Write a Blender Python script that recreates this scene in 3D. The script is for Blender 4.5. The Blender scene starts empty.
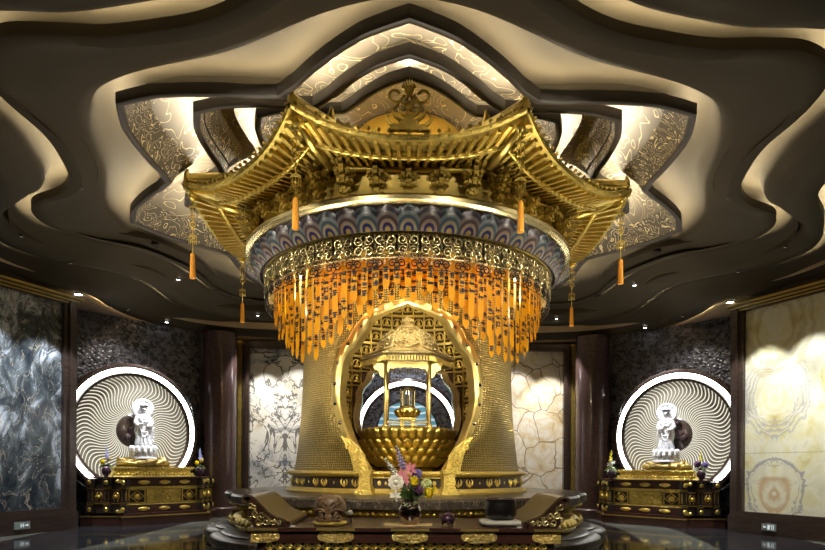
import bpy, math, random
from mathutils import Vector, Matrix
random.seed(7)
C = bpy.context.scene.collection
PI = math.pi
CAMY, CAMZ, F, AX, HY = -12.65, 1.5, 591.0, 407.0, 468.0
def rad(d): return d*PI/180
def pol(R, az, z=0.0): return Vector((R*math.sin(az), -R*math.cos(az), z))
def at(px, py, d): return Vector(((px-AX)/F*d, d+CAMY, CAMZ-(py-HY)/F*d))
def lerp(a, b, t): return a+(b-a)*t
def sstep(t): t = max(0, min(1, t)); return t*t*(3-2*t)

# ------------------------------------------------------------------ mesh helper
class MB:
    def __init__(s): s.v=[]; s.f=[]; s.sm=[]; s.uv=None
    def add(s, vs, fs, sm=True):
        o=len(s.v); s.v+= [Vector(p) for p in vs]
        for f in fs: s.f.append([i+o for i in f]); s.sm.append(sm)
        return s
    def box(s, c, d, M=None):
        x,y,z=c; a,b,h=d[0]/2,d[1]/2,d[2]/2
        vs=[Vector((x+i*a,y+j*b,z+k*h)) for i in(-1,1) for j in(-1,1) for k in(-1,1)]
        if M is not None: vs=[M@p for p in vs]
        return s.add(vs,[(0,1,3,2),(4,6,7,5),(0,4,5,1),(2,3,7,6),(0,2,6,4),(1,5,7,3)],False)
    def lathe(s, prof, n=48, a0=0, a1=2*PI, c=(0,0,0), fr=None, sm=True):
        full=abs(a1-a0-2*PI)<1e-6; m=n if full else n+1; vs=[]
        for i in range(m):
            a=a0+(a1-a0)*i/n; k=fr(a) if fr else 1
            for r,z in prof: vs.append(Vector(c)+pol(r*k,a,z))
        L=len(prof); fs=[]
        for i in range(n):
            j=(i+1)%m
            for q in range(L-1): fs.append((i*L+q,j*L+q,j*L+q+1,i*L+q+1))
        return s.add(vs,fs,sm)
    def tube(s, pts, r, n=6, closed=False, sq=False):
        pts=[Vector(p) for p in pts]; N=len(pts); vs=[]; up=Vector((0,0,1))
        rr=r if isinstance(r,(list,tuple)) else [r]*N
        prev=None
        for i,p in enumerate(pts):
            if closed: t=pts[(i+1)%N]-pts[i-1]
            else: t=pts[min(i+1,N-1)]-pts[max(i-1,0)]
            t=t.normalized() if t.length>1e-9 else Vector((0,0,1))
            if prev is None:
                ref=up if abs(t.z)<.9 else Vector((1,0,0)); a=t.cross(ref).normalized()
            else:
                a=prev-t*prev.dot(t)
                a=a.normalized() if a.length>1e-6 else t.orthogonal().normalized()
            prev=a; b=t.cross(a)
            for k in range(n):
                q=2*PI*(k+.5)/n
                vs.append(p+(a*math.cos(q)+b*math.sin(q))*rr[i])
        fs=[]
        for i in range(N if closed else N-1):
            j=(i+1)%N
            for k in range(n):
                l=(k+1)%n; fs.append((i*n+k,i*n+l,j*n+l,j*n+k))
        if not closed: fs.append(tuple(range(n))[::-1]); fs.append(tuple((N-1)*n+k for k in range(n)))
        return s.add(vs,fs,n>4)
    def sphere(s, c, r, sc=(1,1,1), nu=12, nv=8, M=None):
        c=Vector(c); vs=[]
        for j in range(nv+1):
            t=PI*j/nv
            for i in range(nu):
                a=2*PI*i/nu
                p=Vector((math.sin(t)*math.cos(a)*sc[0],math.sin(t)*math.sin(a)*sc[1],math.cos(t)*sc[2]))*r
                if M is not None: p=M@p
                vs.append(c+p)
        fs=[(j*nu+i,(j+1)*nu+i,(j+1)*nu+(i+1)%nu,j*nu+(i+1)%nu) for j in range(nv) for i in range(nu)]
        return s.add(vs,fs)
    def prism(s, poly, h, M=None, sm=False):      # poly in local xz, extruded along -y..+y by h
        n=len(poly); vs=[Vector((x,-h/2,z)) for x,z in poly]+[Vector((x,h/2,z)) for x,z in poly]
        if M is not None: vs=[M@p for p in vs]
        fs=[tuple(range(n)),tuple(range(2*n-1,n-1,-1))]+[(i,n+i,n+(i+1)%n,(i+1)%n) for i in range(n)]
        return s.add(vs,fs,sm)
    def grid(s, fn, nu, nv, cu=False, sm=True):
        m=nu if cu else nu+1
        vs=[fn(i/nu,j/nv) for i in range(m) for j in range(nv+1)]; L=nv+1; fs=[]
        for i in range(nu):
            a=i; b=(i+1)%m
            for j in range(nv): fs.append((a*L+j,b*L+j,b*L+j+1,a*L+j+1))
        return s.add(vs,fs,sm)
    def xf(s, M): s.v=[M@p for p in s.v]; return s
    def merge(s, o, M=None):
        return_v=[(M@p if M is not None else p.copy()) for p in o.v]; k=len(s.v); s.v+=return_v
        for f,q in zip(o.f,o.sm): s.f.append([i+k for i in f]); s.sm.append(q)
        return s
    def mesh(s, name, m):
        me=bpy.data.meshes.new(name); me.from_pydata([tuple(p) for p in s.v],[],s.f)
        me.polygons.foreach_set('use_smooth',s.sm)
        if m is not None: me.materials.append(m)
        me.validate(); me.update(); return me
    def build(s, name, m, parent=None, M=None):
        o=bpy.data.objects.new(name,s.mesh(name,m)); C.objects.link(o)
        if parent is not None: o.parent=parent
        if M is not None: o.matrix_local=M
        return o
def part(name, me, parent, M=None):
    o=bpy.data.objects.new(name,me); C.objects.link(o); o.parent=parent
    if M is not None: o.matrix_local=M
    return o
def tag(o, label, cat, group=None):
    o['label']=label; o['category']=cat
    if group: o['group']=group
    return o
def thing(name, label, cat, loc=(0,0,0), rz=0, group=None):
    o=bpy.data.objects.new(name,None); C.objects.link(o); o.location=loc; o.rotation_euler=(0,0,rz)
    o.empty_display_size=.1
    return tag(o,label,cat,group)
def struct(o): o['kind']='structure'; return o
def lab(o,t): o['label']=t; return o
def shade(o, ang=35):
    # smooth by angle: mark sharp edges so mouldings stay crisp
    me=o.data if hasattr(o,'data') else o
    me.set_sharp_from_angle(angle=rad(ang)); return o
def Rz(a): return Matrix.Rotation(a,4,'Z')
def Rx(a): return Matrix.Rotation(a,4,'X')
def Ry(a): return Matrix.Rotation(a,4,'Y')
def T(x,y,z): return Matrix.Translation((x,y,z))
def arc(cx,cz,r,a0,a1,n=10): return [(cx+r*math.cos(lerp(a0,a1,i/n)),cz+r*math.sin(lerp(a0,a1,i/n))) for i in range(n+1)]
def facing(az): return Rz(az)          # local -y looks outward at azimuth az
def place(R, az, z): return Matrix.Translation(pol(R,az,z))@Rz(az)
def spiral(cx,cz,r0,turns,a0,n=18,shrink=.25,sgn=1):
    return [(cx+lerp(r0,r0*shrink,i/n)*math.cos(a0+sgn*2*PI*turns*i/n),cz+lerp(r0,r0*shrink,i/n)*math.sin(a0+sgn*2*PI*turns*i/n)) for i in range(n+1)]
ORD=['first','second','third','fourth','fifth','sixth','seventh','eighth','ninth','tenth','eleventh','twelfth','thirteenth','fourteenth','fifteenth','sixteenth','seventeenth','eighteenth','nineteenth','twentieth','twenty-first','twenty-second','twenty-third','twenty-fourth','twenty-fifth','twenty-sixth','twenty-seventh','twenty-eighth','twenty-ninth','thirtieth']

# ------------------------------------------------------------------ materials
class NT:
    def __init__(s,name):
        s.m=bpy.data.materials.new(name); s.m.use_nodes=True; s.t=s.m.node_tree; s.n=s.t.nodes
        s.b=s.n['Principled BSDF']
    def add(s,ty,ins=None,**kw):
        q=s.n.new(ty)
        for k,v in kw.items(): setattr(q,k,v)
        if ins:
            for k,v in ins.items():
                if isinstance(v,bpy.types.NodeSocket): s.t.links.new(v,q.inputs[k])
                else: q.inputs[k].default_value=v
        return q
    def link(s,a,b): s.t.links.new(a,b)
    def math(s,op,a,b=None):
        ins={0:a}
        if b is not None: ins[1]=b
        return s.add('ShaderNodeMath',ins,operation=op).outputs[0]
    def ramp(s,fac,stops,interp='LINEAR'):
        r=s.add('ShaderNodeValToRGB',{0:fac}); r.color_ramp.interpolation=interp; e=r.color_ramp.elements
        while len(e)<len(stops): e.new(.5)
        for q,(p,c) in zip(e,stops): q.position=p; q.color=(*c,1) if len(c)==3 else c
        return r.outputs[0]
    def coord(s,kind='Object',scale=(1,1,1),loc=(0,0,0),rot=(0,0,0)):
        tc=s.add('ShaderNodeTexCoord'); mp=s.add('ShaderNodeMapping',{0:tc.outputs[kind],1:loc,2:rot,3:scale}); return mp.outputs[0]
    def noise(s,vec,scale=5,detail=3,rough=.5,dist=0):
        return s.add('ShaderNodeTexNoise',{'Vector':vec,'Scale':scale,'Detail':detail,'Roughness':rough,'Distortion':dist}).outputs[0]
    def voro(s,vec,scale=5,feature='F1'):
        return s.add('ShaderNodeTexVoronoi',{'Vector':vec,'Scale':scale},feature=feature).outputs['Distance']
    def bump(s,h,st=.5,d=.02):
        b=s.add('ShaderNodeBump',{'Height':h,'Strength':st,'Distance':d}); s.link(b.outputs[0],s.b.inputs['Normal'])
    def mix(s,f,a,b):
        q=s.add('ShaderNodeMix',data_type='RGBA')
        for i,v in ((0,f),(6,a),(7,b)):
            if isinstance(v,bpy.types.NodeSocket): s.link(v,q.inputs[i])
            else: q.inputs[i].default_value=(*v,1) if i>0 and len(v)==3 else v
        return q.outputs[2]
    def col(s,c):
        if isinstance(c,bpy.types.NodeSocket): s.link(c,s.b.inputs['Base Color'])
        else: s.b.inputs['Base Color'].default_value=(*c,1)
        return s
    def set(s,**kw):
        for k,v in kw.items():
            k=k.replace('_',' ')
            if isinstance(v,bpy.types.NodeSocket): s.link(v,s.b.inputs[k])
            else: s.b.inputs[k].default_value=v
        return s
def simple(name,c,rough=.5,metal=0,bscale=0,bst=.3,bd=.01,var=.12,coat=0,vscale=6):
    t=NT(name); v=t.coord(); n=t.noise(v,vscale,3)
    lo=tuple(x*(1-var) for x in c); hi=tuple(min(1,x*(1+var)) for x in c)
    t.col(t.ramp(n,[(.3,lo),(.7,hi)])).set(Roughness=rough,Metallic=metal)
    if coat: t.set(Coat_Weight=coat,Coat_Roughness=.08)
    if bscale: t.bump(t.noise(v,bscale,2),bst,bd)
    return t.m
def emis(name,c,st):
    t=NT(name); t.col((0,0,0)); t.b.inputs['Emission Color'].default_value=(*c,1); t.b.inputs['Emission Strength'].default_value=st; return t.m
GOLDC=(.70,.53,.13)
M={}
M['gold']=simple('gold_leaf',GOLDC,.33,.95,14,.25,.02,.15)
M['gold_wall']=simple('gold_painted_wall',(.42,.31,.07),.42,.55,14,.2,.02,.15)
M['gold_pol']=simple('polished_gold',(.86,.72,.36),.24,.95,5,.15,.02,.08)
M['gold_dark']=simple('antique_gold',(.56,.43,.11),.36,.85,16,.35,.02,.25)
def ornate(name,c,scale,st,dist,c2=None,rough=.32):
    t=NT(name); v=t.coord(); a=t.voro(v,scale,'SMOOTH_F1'); b=t.noise(v,scale*.8,2,.5,2.5)
    h=t.math('ADD',t.math('MULTIPLY',a,.9),b)
    if c2: t.col(t.ramp(h,[(.45,c),(.95,c2)]))
    else: t.col(c)
    t.set(Roughness=rough,Metallic=.75); t.bump(h,st,dist); return t.m
M['gold_orn']=ornate('carved_gold',GOLDC,26,.9,.03)
M['cornice_gold']=simple('dull_gold_strip',(.50,.40,.12),.4,.8)
M['frame_gold']=simple('pale_satin_gold',(.76,.59,.20),.30,.88,6,.2,.02,.1)
M['gold_fine']=ornate('finely_carved_gold',(.84,.64,.24),52,.9,.015)
M['gold_pale']=ornate('pale_carved_gold',(.93,.82,.52),30,1,.03,(.55,.42,.16),.38)  # darker second colour paints in the crevice shade
def diaper():
    t=NT('gold_diaper_shell'); tc=t.add('ShaderNodeTexCoord'); sep=t.add('ShaderNodeSeparateXYZ',{0:tc.outputs['UV']})
    u,w=sep.outputs[0],sep.outputs[1]; k=2*PI/.085
    a=t.math('SINE',t.math('MULTIPLY',t.math('ADD',u,w),k)); b=t.math('SINE',t.math('MULTIPLY',t.math('SUBTRACT',u,w),k))
    c=t.math('SINE',t.math('MULTIPLY',u,k*2)); d=t.math('SINE',t.math('MULTIPLY',w,k*2))
    h=t.math('ADD',t.math('MULTIPLY',a,b),t.math('MULTIPLY',t.math('MULTIPLY',c,d),.8))
    n=t.noise(tc.outputs['Object'],34,2); h=t.math('ADD',t.math('MULTIPLY',h,.7),t.math('MULTIPLY',t.math('SUBTRACT',n,.35),1.5))
    t.col(t.ramp(t.math('MULTIPLY_ADD',h,.4),[(.2,(.03,.023,.008)),(.52,(.20,.15,.042)),(.95,(.56,.43,.15))]))
    t.set(Metallic=.85,Roughness=.42); t.bump(h,.9,.018); return t.m
M['diaper']=diaper()
M['ceil']=simple('brown_ceiling_paint',(.046,.037,.023),.7,0,0,var=.04,vscale=1.5); M['ceil'].node_tree.nodes['Principled BSDF'].inputs['Specular IOR Level'].default_value=.15
def cloudband(name,base,line,scale,thr=.055,n=5.0):
    t=NT(name); v=t.coord(); a=t.noise(v,scale,1.2,.45,1.6)
    fr=t.math('FRACT',t.math('MULTIPLY',a,n)); dd=t.math('ABSOLUTE',t.math('SUBTRACT',fr,.5))
    f=t.math('LESS_THAN',dd,thr)
    t.col(t.mix(f,base,line)).set(Roughness=.45); return t.m
M['cloud']=cloudband('ceiling_with_gold_cloud_lines',(.13,.11,.08),(.86,.73,.44),3.0,.07,7)
M['cloud2']=cloudband('ceiling_with_fine_cloud_lines',(.20,.17,.125),(.72,.6,.36),1.6,.045,6)
M['soffit']=simple('soffit_paint_with_glow',(.34,.26,.17),.6,0,0,var=.04)  # colour lightened to stand in for the disc ring's glow
M['rimpaint']=simple('dark_brown_rim_paint',(.05,.040,.032),.45,0,0,var=.05)
M['led']=emis('warm_led_strip',(1,.86,.58),130)
M['led_core']=emis('warm_led_strip_at_lotus_centre',(1,.92,.76),190); M['led_heart']=emis('warm_led_strip_in_lotus_heart',(1,.90,.70),80)
M['led_petal']=emis('warm_led_strip_in_lotus',(1,.87,.62),115)
M['amber']=simple('amber_gold_plaster',(.50,.29,.03),.45,.25,0,var=.06)
def floorm():
    t=NT('polished_black_granite'); v=t.coord(); w=t.add('ShaderNodeTexWave',{'Vector':v,'Scale':.09,'Distortion':6,'Detail':1.5,'Detail Scale':.5}).outputs['Fac']
    n=t.noise(v,24,4); base=t.ramp(n,[(.35,(.010,.010,.012)),(.75,(.03,.03,.034))])
    f=t.math('GREATER_THAN',w,.72); t.col(t.mix(f,base,(.10,.105,.09))).set(Roughness=.07,Specular_IOR_Level=.7); return t.m  # grey-green wave bands paint in the lit ceiling's reflection
M['floor']=floorm()
def stone(name,c1,c2,scale,rough=.28,vein=None):
    t=NT(name); v=t.coord(); n=t.noise(v,scale,6,.6,1.2); c=t.ramp(n,[(.35,c1),(.62,c2)])
    if vein:
        w=t.noise(v,scale*.6,3,.5,2.2); k=t.math('LESS_THAN',t.math('ABSOLUTE',t.math('SUBTRACT',w,.5)),.012); c=t.mix(k,c,vein)
    t.col(c).set(Roughness=rough); t.bump(n,.15,.01); return t.m
M['dkstone']=stone('dark_brown_marble',(.020,.015,.012),(.062,.048,.036),7,.3,(.20,.17,.13))
def woodm(name,c1,c2,rough=.3,coat=.4):
    t=NT(name); v=t.coord(scale=(1,9,9)); n=t.noise(v,2.5,4,.6,.6); t.col(t.ramp(n,[(.3,c1),(.7,c2)])).set(Roughness=rough,Coat_Weight=coat,Coat_Roughness=.1); t.bump(n,.1,.005); return t.m
M['lacq']=woodm('dark_red_lacquer',(.026,.010,.008),(.055,.022,.015))
M['brownwood']=woodm('brown_wood',(.045,.030,.015),(.085,.058,.028),.32,.3)
M['fish']=woodm('carved_brown_wood',(.10,.060,.030),(.185,.115,.06),.5,.1)
M['black']=simple('black_lacquer',(.007,.006,.007),.3,0,0,coat=.3)
M['blackiron']=simple('black_iron',(.012,.011,.010),.4,.6)
M['dkpanel']=simple('near_black_lacquer_panel',(.022,.015,.012),.35,0,0,coat=.2)
M['pillar']=woodm('glossy_dark_red_granite',(.045,.026,.026),(.085,.052,.052),.16,.3)
M['frame']=woodm('dark_bronze_brown_frame',(.035,.022,.018),(.065,.043,.035),.25,.3)
def carved():
    t=NT('carved_dark_cloud_stone'); v=t.coord(scale=(1,1,1.25)); a=t.noise(v,6.2,2.5,.55,1.0); b=t.voro(v,11)
    h=t.math('ADD',t.math('MULTIPLY',t.math('GREATER_THAN',a,.52),.6),t.math('MULTIPLY',b,.5))
    t.col(t.ramp(a,[(.42,(.010,.010,.012)),(.5,(.075,.073,.088)),(.68,(.125,.123,.15))])).set(Roughness=.34); t.bump(h,1,.05); return t.m  # black painted into the carved holes as their shade
M['carved']=carved()
def bookmatch(name,stops,scale,veins=None,voro=False,mir=True,bands=None,hz=0.0,zs=1.0):
    t=NT(name); tc=t.add('ShaderNodeTexCoord'); s=t.add('ShaderNodeSeparateXYZ',{0:tc.outputs['Object']})
    x=t.math('ABSOLUTE',s.outputs[0]) if mir else s.outputs[0]
    cm=t.add('ShaderNodeCombineXYZ',{0:x,1:s.outputs[1],2:t.math('MULTIPLY',s.outputs[2],zs)}).outputs[0]
    n=t.noise(cm,scale,6,.62,1.6); f=n
    if bands:                                         # slow variation of the stone with height
        r=t.noise(cm,.9,2,.5,.8); f=t.math('ADD',n,t.math('MULTIPLY',t.math('SUBTRACT',r,.5),bands)); f=t.math('ADD',f,t.math('MULTIPLY',s.outputs[2],hz))
    c=t.ramp(f,stops)
    if voro:
        nv=t.add('ShaderNodeVectorMath',{0:cm},operation='ADD'); nn=t.add('ShaderNodeTexNoise',{'Vector':cm,'Scale':1.1,'Detail':2}).outputs['Color']; sc=t.add('ShaderNodeVectorMath',{0:nn,3:.8},operation='SCALE').outputs[0]; t.link(sc,nv.inputs[1])
        vd=t.voro(nv.outputs[0],voro,'F1'); rings=t.math('SINE',t.math('ADD',t.math('MULTIPLY',vd,26),t.math('MULTIPLY',n,6)))
        c=t.mix(t.math('MULTIPLY',t.math('GREATER_THAN',rings,.45),.5),c,veins[0])
        ed=t.voro(nv.outputs[0],voro,'DISTANCE_TO_EDGE'); c=t.mix(t.math('MULTIPLY',t.math('LESS_THAN',ed,.02),.85),c,veins[1])
    elif veins:
        w=t.noise(cm,scale*.45,4,.6,2.6); d=t.math('ABSOLUTE',t.math('SUBTRACT',w,.5))
        c=t.mix(t.math('MULTIPLY',t.math('LESS_THAN',d,.014),.8),c,veins[0])
        w2=t.noise(cm,scale*.9,3,.5,3.2); c=t.mix(t.math('MULTIPLY',t.math('LESS_THAN',t.math('ABSOLUTE',t.math('SUBTRACT',w2,.56)),.01),.7),c,veins[1])
    t.col(c).set(Roughness=.12); return t.m
M['blue_marble']=bookmatch('blue_green_bookmatched_marble',[(.26,(.018,.026,.040)),(.42,(.055,.07,.08)),(.53,(.13,.155,.17)),(.62,(.40,.46,.54)),(.70,(.66,.71,.78)),(.8,(.30,.25,.17))],2.3,((.05,.06,.07),(.42,.38,.30)),False,True,1.0,.05,.6)
M['white_marble']=bookmatch('white_marble_with_black_veins',[(.25,(.20,.24,.30)),(.38,(.62,.64,.66)),(.5,(.90,.90,.88)),(.66,(.80,.78,.70)),(.8,(.5,.4,.25))],.9,((.05,.05,.05),(.12,.12,.12)),False,True,.7)
M['agate']=bookmatch('white_agate_slices',[(.25,(.9,.88,.85)),(.48,(.86,.82,.72)),(.62,(.74,.62,.40)),(.76,(.5,.36,.18))],1.7,((.74,.62,.42),(.30,.22,.13)),1.15,False,.6)
def onyx():
    t=NT('honey_onyx'); tc=t.add('ShaderNodeTexCoord'); s=t.add('ShaderNodeSeparateXYZ',{0:tc.outputs['Object']}); x=t.math('ABSOLUTE',s.outputs[0]); z=s.outputs[2]
    cm=t.add('ShaderNodeCombineXYZ',{0:x,1:s.outputs[1],2:z}).outputs[0]
    n=t.noise(cm,1.5,4,.55,1.4); m=t.noise(cm,.7,2,.5,.6)
    c=t.ramp(t.math('ADD',t.math('MULTIPLY',n,.55),t.math('MULTIPLY',m,.55)),[(.36,(.50,.47,.42)),(.43,(.72,.70,.55)),(.52,(.82,.81,.66)),(.62,(.74,.70,.40)),(.72,(.50,.38,.13))])
    def rings(z0,k,r0,r1,freq,colr,amt):
        global c_
        dz=t.math('SUBTRACT',z,z0); d=t.math('SQRT',t.math('ADD',t.math('MULTIPLY',t.math('MULTIPLY',x,k),x),t.math('MULTIPLY',dz,dz)))
        d=t.math('ADD',d,t.math('MULTIPLY',t.math('SUBTRACT',n,.5),.55)); inn=t.math('MULTIPLY',t.math('GREATER_THAN',d,r0),t.math('LESS_THAN',d,r1))
        w=t.math('ADD',t.math('MULTIPLY',t.math('SINE',t.math('MULTIPLY',d,freq)),.5),.5)
        return t.math('MULTIPLY',t.math('MULTIPLY',inn,w),amt)
    c=t.mix(rings(.25,1.2,.55,.95,60,0,.75),c,(.42,.42,.47)); c=t.mix(rings(.25,1.2,.0,.45,30,0,.5),c,(.85,.62,.3))
    c=t.mix(rings(-1.85,.9,.55,.72,50,0,.8),c,(.30,.30,.34)); c=t.mix(rings(-1.95,1,.0,.42,24,0,.6),c,(.52,.28,.07)); c=t.mix(rings(1.9,1.4,.5,1.1,26,0,.45),c,(.45,.38,.2))
    c=t.mix(t.math('MULTIPLY',t.math('LESS_THAN',t.math('ABSOLUTE',t.math('SUBTRACT',z,-1.0)),.008),.6),c,(.4,.34,.2))
    t.col(c).set(Roughness=.12); return t.m
M['onyx']=onyx()
M['white']=simple('white_jade',(.86,.87,.92),.35,0,30,.1,.01,.03)
M['ring_white']=emis('glowing_white_ring',(1,.97,.90),11.0)
M['ray']=emis('glowing_wave_line',(1,.95,.78),1.05)
M['disc']=simple('grey_gold_metal_disc',(.22,.20,.16),.45,.1,0,var=.1)
M['fin']=simple('bronze_wave_fin',(.28,.24,.15),.4,.5)
M['blueglow']=None
M['orange']=None
def ribbonm():
    t=NT('orange_silk'); v=t.coord(); n=t.noise(v,40,2)
    t.col(t.ramp(n,[(.3,(.60,.28,.003)),(.7,(.74,.38,.006))])).set(Roughness=.5,Specular_IOR_Level=.2)
    tr=t.add('ShaderNodeBsdfTranslucent',{'Color':(.85,.42,.006,1)}); mx=t.add('ShaderNodeMixShader',{0:.3})
    out=[q for q in t.n if q.type=='OUTPUT_MATERIAL'][0]
    t.link(t.b.outputs[0],mx.inputs[1]); t.link(tr.outputs[0],mx.inputs[2]); t.link(mx.outputs[0],out.inputs[0]); return t.m
M['ribbon']=ribbonm()
M['tassel']=simple('orange_thread',(.76,.34,.02),.6,0,90,.6,.01,.2,vscale=60)
M['ink']=simple('black_ink',(.02,.014,.01),.6)
def peacock(name,cols):
    t=NT(name); tc=t.add('ShaderNodeTexCoord'); s=t.add('ShaderNodeSeparateXYZ',{0:tc.outputs['Object']})
    z=t.math('MULTIPLY',t.math('SUBTRACT',s.outputs[2],.03),.8); r=t.math('SQRT',t.math('ADD',t.math('MULTIPLY',s.outputs[0],s.outputs[0]),t.math('MULTIPLY',z,z)))
    st=[(i/(len(cols)),c) for i,c in enumerate(cols)]
    t.col(t.ramp(t.math('MULTIPLY',r,2.5),st,'CONSTANT')).set(Roughness=.32,Metallic=.15); return t.m
M['pea1']=peacock('blue_peacock_enamel',[(.155,.105,.025),(.007,.009,.062),(.186,.155,.093),(.031,.050,.068),(.099,.118,.124),(.015,.019,.028),(.056,.081,.099),(.105,.112,.105),(.019,.019,.022)])
M['pea2']=peacock('mauve_peacock_enamel',[(.155,.105,.025),(.009,.006,.050),(.174,.130,.093),(.043,.028,.031),(.112,.093,.087),(.019,.015,.028),(.068,.056,.062),(.112,.105,.099),(.019,.019,.022)])
M['bead']=ornate('silver_gold_beads',(.80,.70,.45),46,1,.03)
M['glass']=None
def glassm():
    t=NT('clear_glass'); t.col((.95,.98,1)).set(Roughness=.03,Transmission_Weight=1,IOR=1.3); return t.m
M['glass']=glassm()
M['bronze']=simple('shiny_dark_bronze',(.30,.24,.22),.13,1,0,var=.1)
M['burner']=simple('dark_purple_bronze',(.07,.035,.06),.35,.6)
M['cushion']=simple('pale_grey_silk',(.33,.33,.30),.6,0,40,.3,.01,.15)
M['mat']=simple('ochre_cloth_mat',(.40,.30,.13),.8,0,80,.3,.005)
M['paper']=simple('white_paper_tag',(.8,.8,.78),.7)
M['downglow']=emis('cool_white_lamp_lens',(.92,.95,1),18)
M['downdim']=emis('dim_warm_lamp_lens',(1,.9,.75),.35)
M['lampring']=simple('dark_lamp_trim',(.05,.045,.04),.4,.5)
M['sign']=simple('grey_sign_plate',(.28,.33,.33),.35)
M['sign_lit']=emis('lit_white_pictogram',(.85,.95,.95),.7)
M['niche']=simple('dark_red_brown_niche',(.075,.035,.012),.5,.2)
M['wall']=simple('dark_brown_wall',(.07,.055,.045),.4)
for k,c in dict(leaf=(.06,.13,.03),leaf2=(.20,.30,.10),stem=(.12,.2,.05),yellow=(.96,.74,.015),pink=(.72,.26,.33),peony=(.88,.82,.72),lav=(.42,.42,.78),violet=(.16,.12,.36),plum=(.10,.03,.10),palegreen=(.55,.62,.28),ivory=(.80,.80,.70)).items():
    M[k]=simple('petal_'+k if k not in('leaf','leaf2','stem') else 'plant_'+k,c,.5,0,0,var=.2,vscale=25)
def blue():
    t=NT('pale_blue_backlit_glass'); v=t.coord(); s=t.add('ShaderNodeSeparateXYZ',{0:v}); n=t.noise(v,2,2)
    w=t.math('SINE',t.math('MULTIPLY',t.math('ADD',s.outputs[2],t.math('MULTIPLY',n,.12)),30))
    c=t.ramp(w,[(.2,(.12,.30,.40)),(.8,(.62,.80,.86))]); t.col(c); t.set(Emission_Color=c,Emission_Strength=.55,Roughness=.2); return t.m
M['blueglow']=blue()
# ------------------------------------------------------------------ camera
sc=bpy.context.scene
cam=bpy.data.cameras.new('camera'); co=bpy.data.objects.new('camera',cam); C.objects.link(co); sc.camera=co
cam.sensor_width=36; cam.lens=F/825*36; cam.shift_y=(HY-275)/825; YAW,ROLL=1.2,.35
cam.shift_x=(412.5-(AX+F*math.tan(rad(YAW))))/825; cam.clip_start=.05; cam.clip_end=200
co.matrix_world=T(0,CAMY,CAMZ)@Rz(-rad(YAW))@Rx(PI/2)@Rz(rad(ROLL))
sc.view_settings.view_transform='Standard'; sc.view_settings.look='None'; sc.view_settings.gamma=1; sc.view_settings.use_curve_mapping=False
sc.view_settings.exposure=0.0
w=bpy.data.worlds.new('world'); sc.world=w; w.use_nodes=True; w.node_tree.nodes['Background'].inputs[0].default_value=(.9,.75,.55,1); w.node_tree.nodes['Background'].inputs[1].default_value=.05

# ------------------------------------------------------------------ floor and ceiling
b=MB(); b.box((0,-3,-.05),(34,34,.1)); struct(b.build('floor',M['floor']))
def curve(pts):
    pts=sorted(pts); A=[p[0] for p in pts]; R=[p[1] for p in pts]
    ax=[-a for a in A[::-1] if a>0]+A+[360-a for a in A[::-1] if a<180]; rx=[r for a,r in zip(A[::-1],R[::-1]) if a>0]+R+[r for a,r in zip(A[::-1],R[::-1]) if a<180]
    def fn(az):
        d=abs(az*180/PI)%360
        if d>180: d=360-d
        k=max(i for i in range(len(ax)) if ax[i]<=d+1e-9); k=min(max(k,1),len(ax)-3)
        h=ax[k+1]-ax[k]; t=(d-ax[k])/h
        m0=(rx[k+1]-rx[k-1])/(ax[k+1]-ax[k-1])*h; m1=(rx[k+2]-rx[k])/(ax[k+2]-ax[k])*h
        return (2*t**3-3*t*t+1)*rx[k]+(t**3-2*t*t+t)*m0+(-2*t**3+3*t*t)*rx[k+1]+(t**3-t*t)*m1
    return fn
cA=curve([(0,7.25),(15,6.6),(20.7,6.49),(26.3,6.6),(31.4,6.82),(35.1,7.14),(38.8,7.45),(43.5,7.55),(48.6,7.23),(54.9,6.62),(61,6.36),(67.5,6.3),(73.6,6.57),(78.8,7.2),(84,7.42),(88.4,7.3),(92.8,6.8),(96.5,6.3),(101.7,6.05),(110,5.95),(118,6.2),(124.9,6.62),(133,6.86),(140.6,6.6),(152,6.35),(165,6.25),(180,6.25)])
cB=curve([(0,9.2),(20,8.6),(38,8.9),(50,8.3),(60,7.5),(66,7.4),(74,7.8),(84.4,8.24),(92.2,7.95),(96.2,7.4),(101.3,6.9),(107.3,6.74),(113.5,7.0),(123,7.65),(128,7.7),(136.4,7.45),(143.8,7.05),(152,6.85),(165,6.7),(180,6.7)])
cC=curve([(0,11.5),(20,10.6),(40,10.9),(60,9.6),(75,9.3),(91.3,8.86),(99.6,8.05),(103.3,7.85),(109.2,8.15),(115.8,8.45),(121,8.55),(125.7,8.5),(132.6,8.3),(138,8.0),(145,7.55),(152,7.3),(165,7.2),(180,7.2)])
cE=curve([(0,17),(30,17),(60,15),(90,13),(120,13),(150,13),(180,13)])
def petal(az):                                    # unit outline of the eight-petal ceiling lotus
    d=abs((az*180/PI+22.5)%45-22.5); P=[(0,1),(5.8,.958),(12.4,.892),(18.4,.835),(22.5,.812)]
    for (a,r),(c,q) in zip(P,P[1:]):
        if d<=c: return lerp(r,q,(d-a)/(c-a))
    return P[-1][1]
def psoft(az):                                    # softer outline that the plaster around the lotus follows
    d=abs((az*180/PI+22.5)%45-22.5)/22.5; return lerp(5.84,5.40,sstep(d))
def hole(az): return min(psoft(az)+.3, cA(az)-.42)
NA=480
def ring(rows):                                   # rows: list of (R(az), H)
    b=MB()
    b.grid(lambda u,v:(lambda az,q: pol(q[0](az),az,q[1](az)+CAMZ if callable(q[1]) else q[1]+CAMZ))(2*PI*u,rows[round(v*(len(rows)-1))]),NA,len(rows)-1,True)
    return b
off=lambda fn,d:(lambda az: fn(az)+d)
mixr=lambda f,g,t:(lambda az: lerp(f(az),g(az),t))
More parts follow.
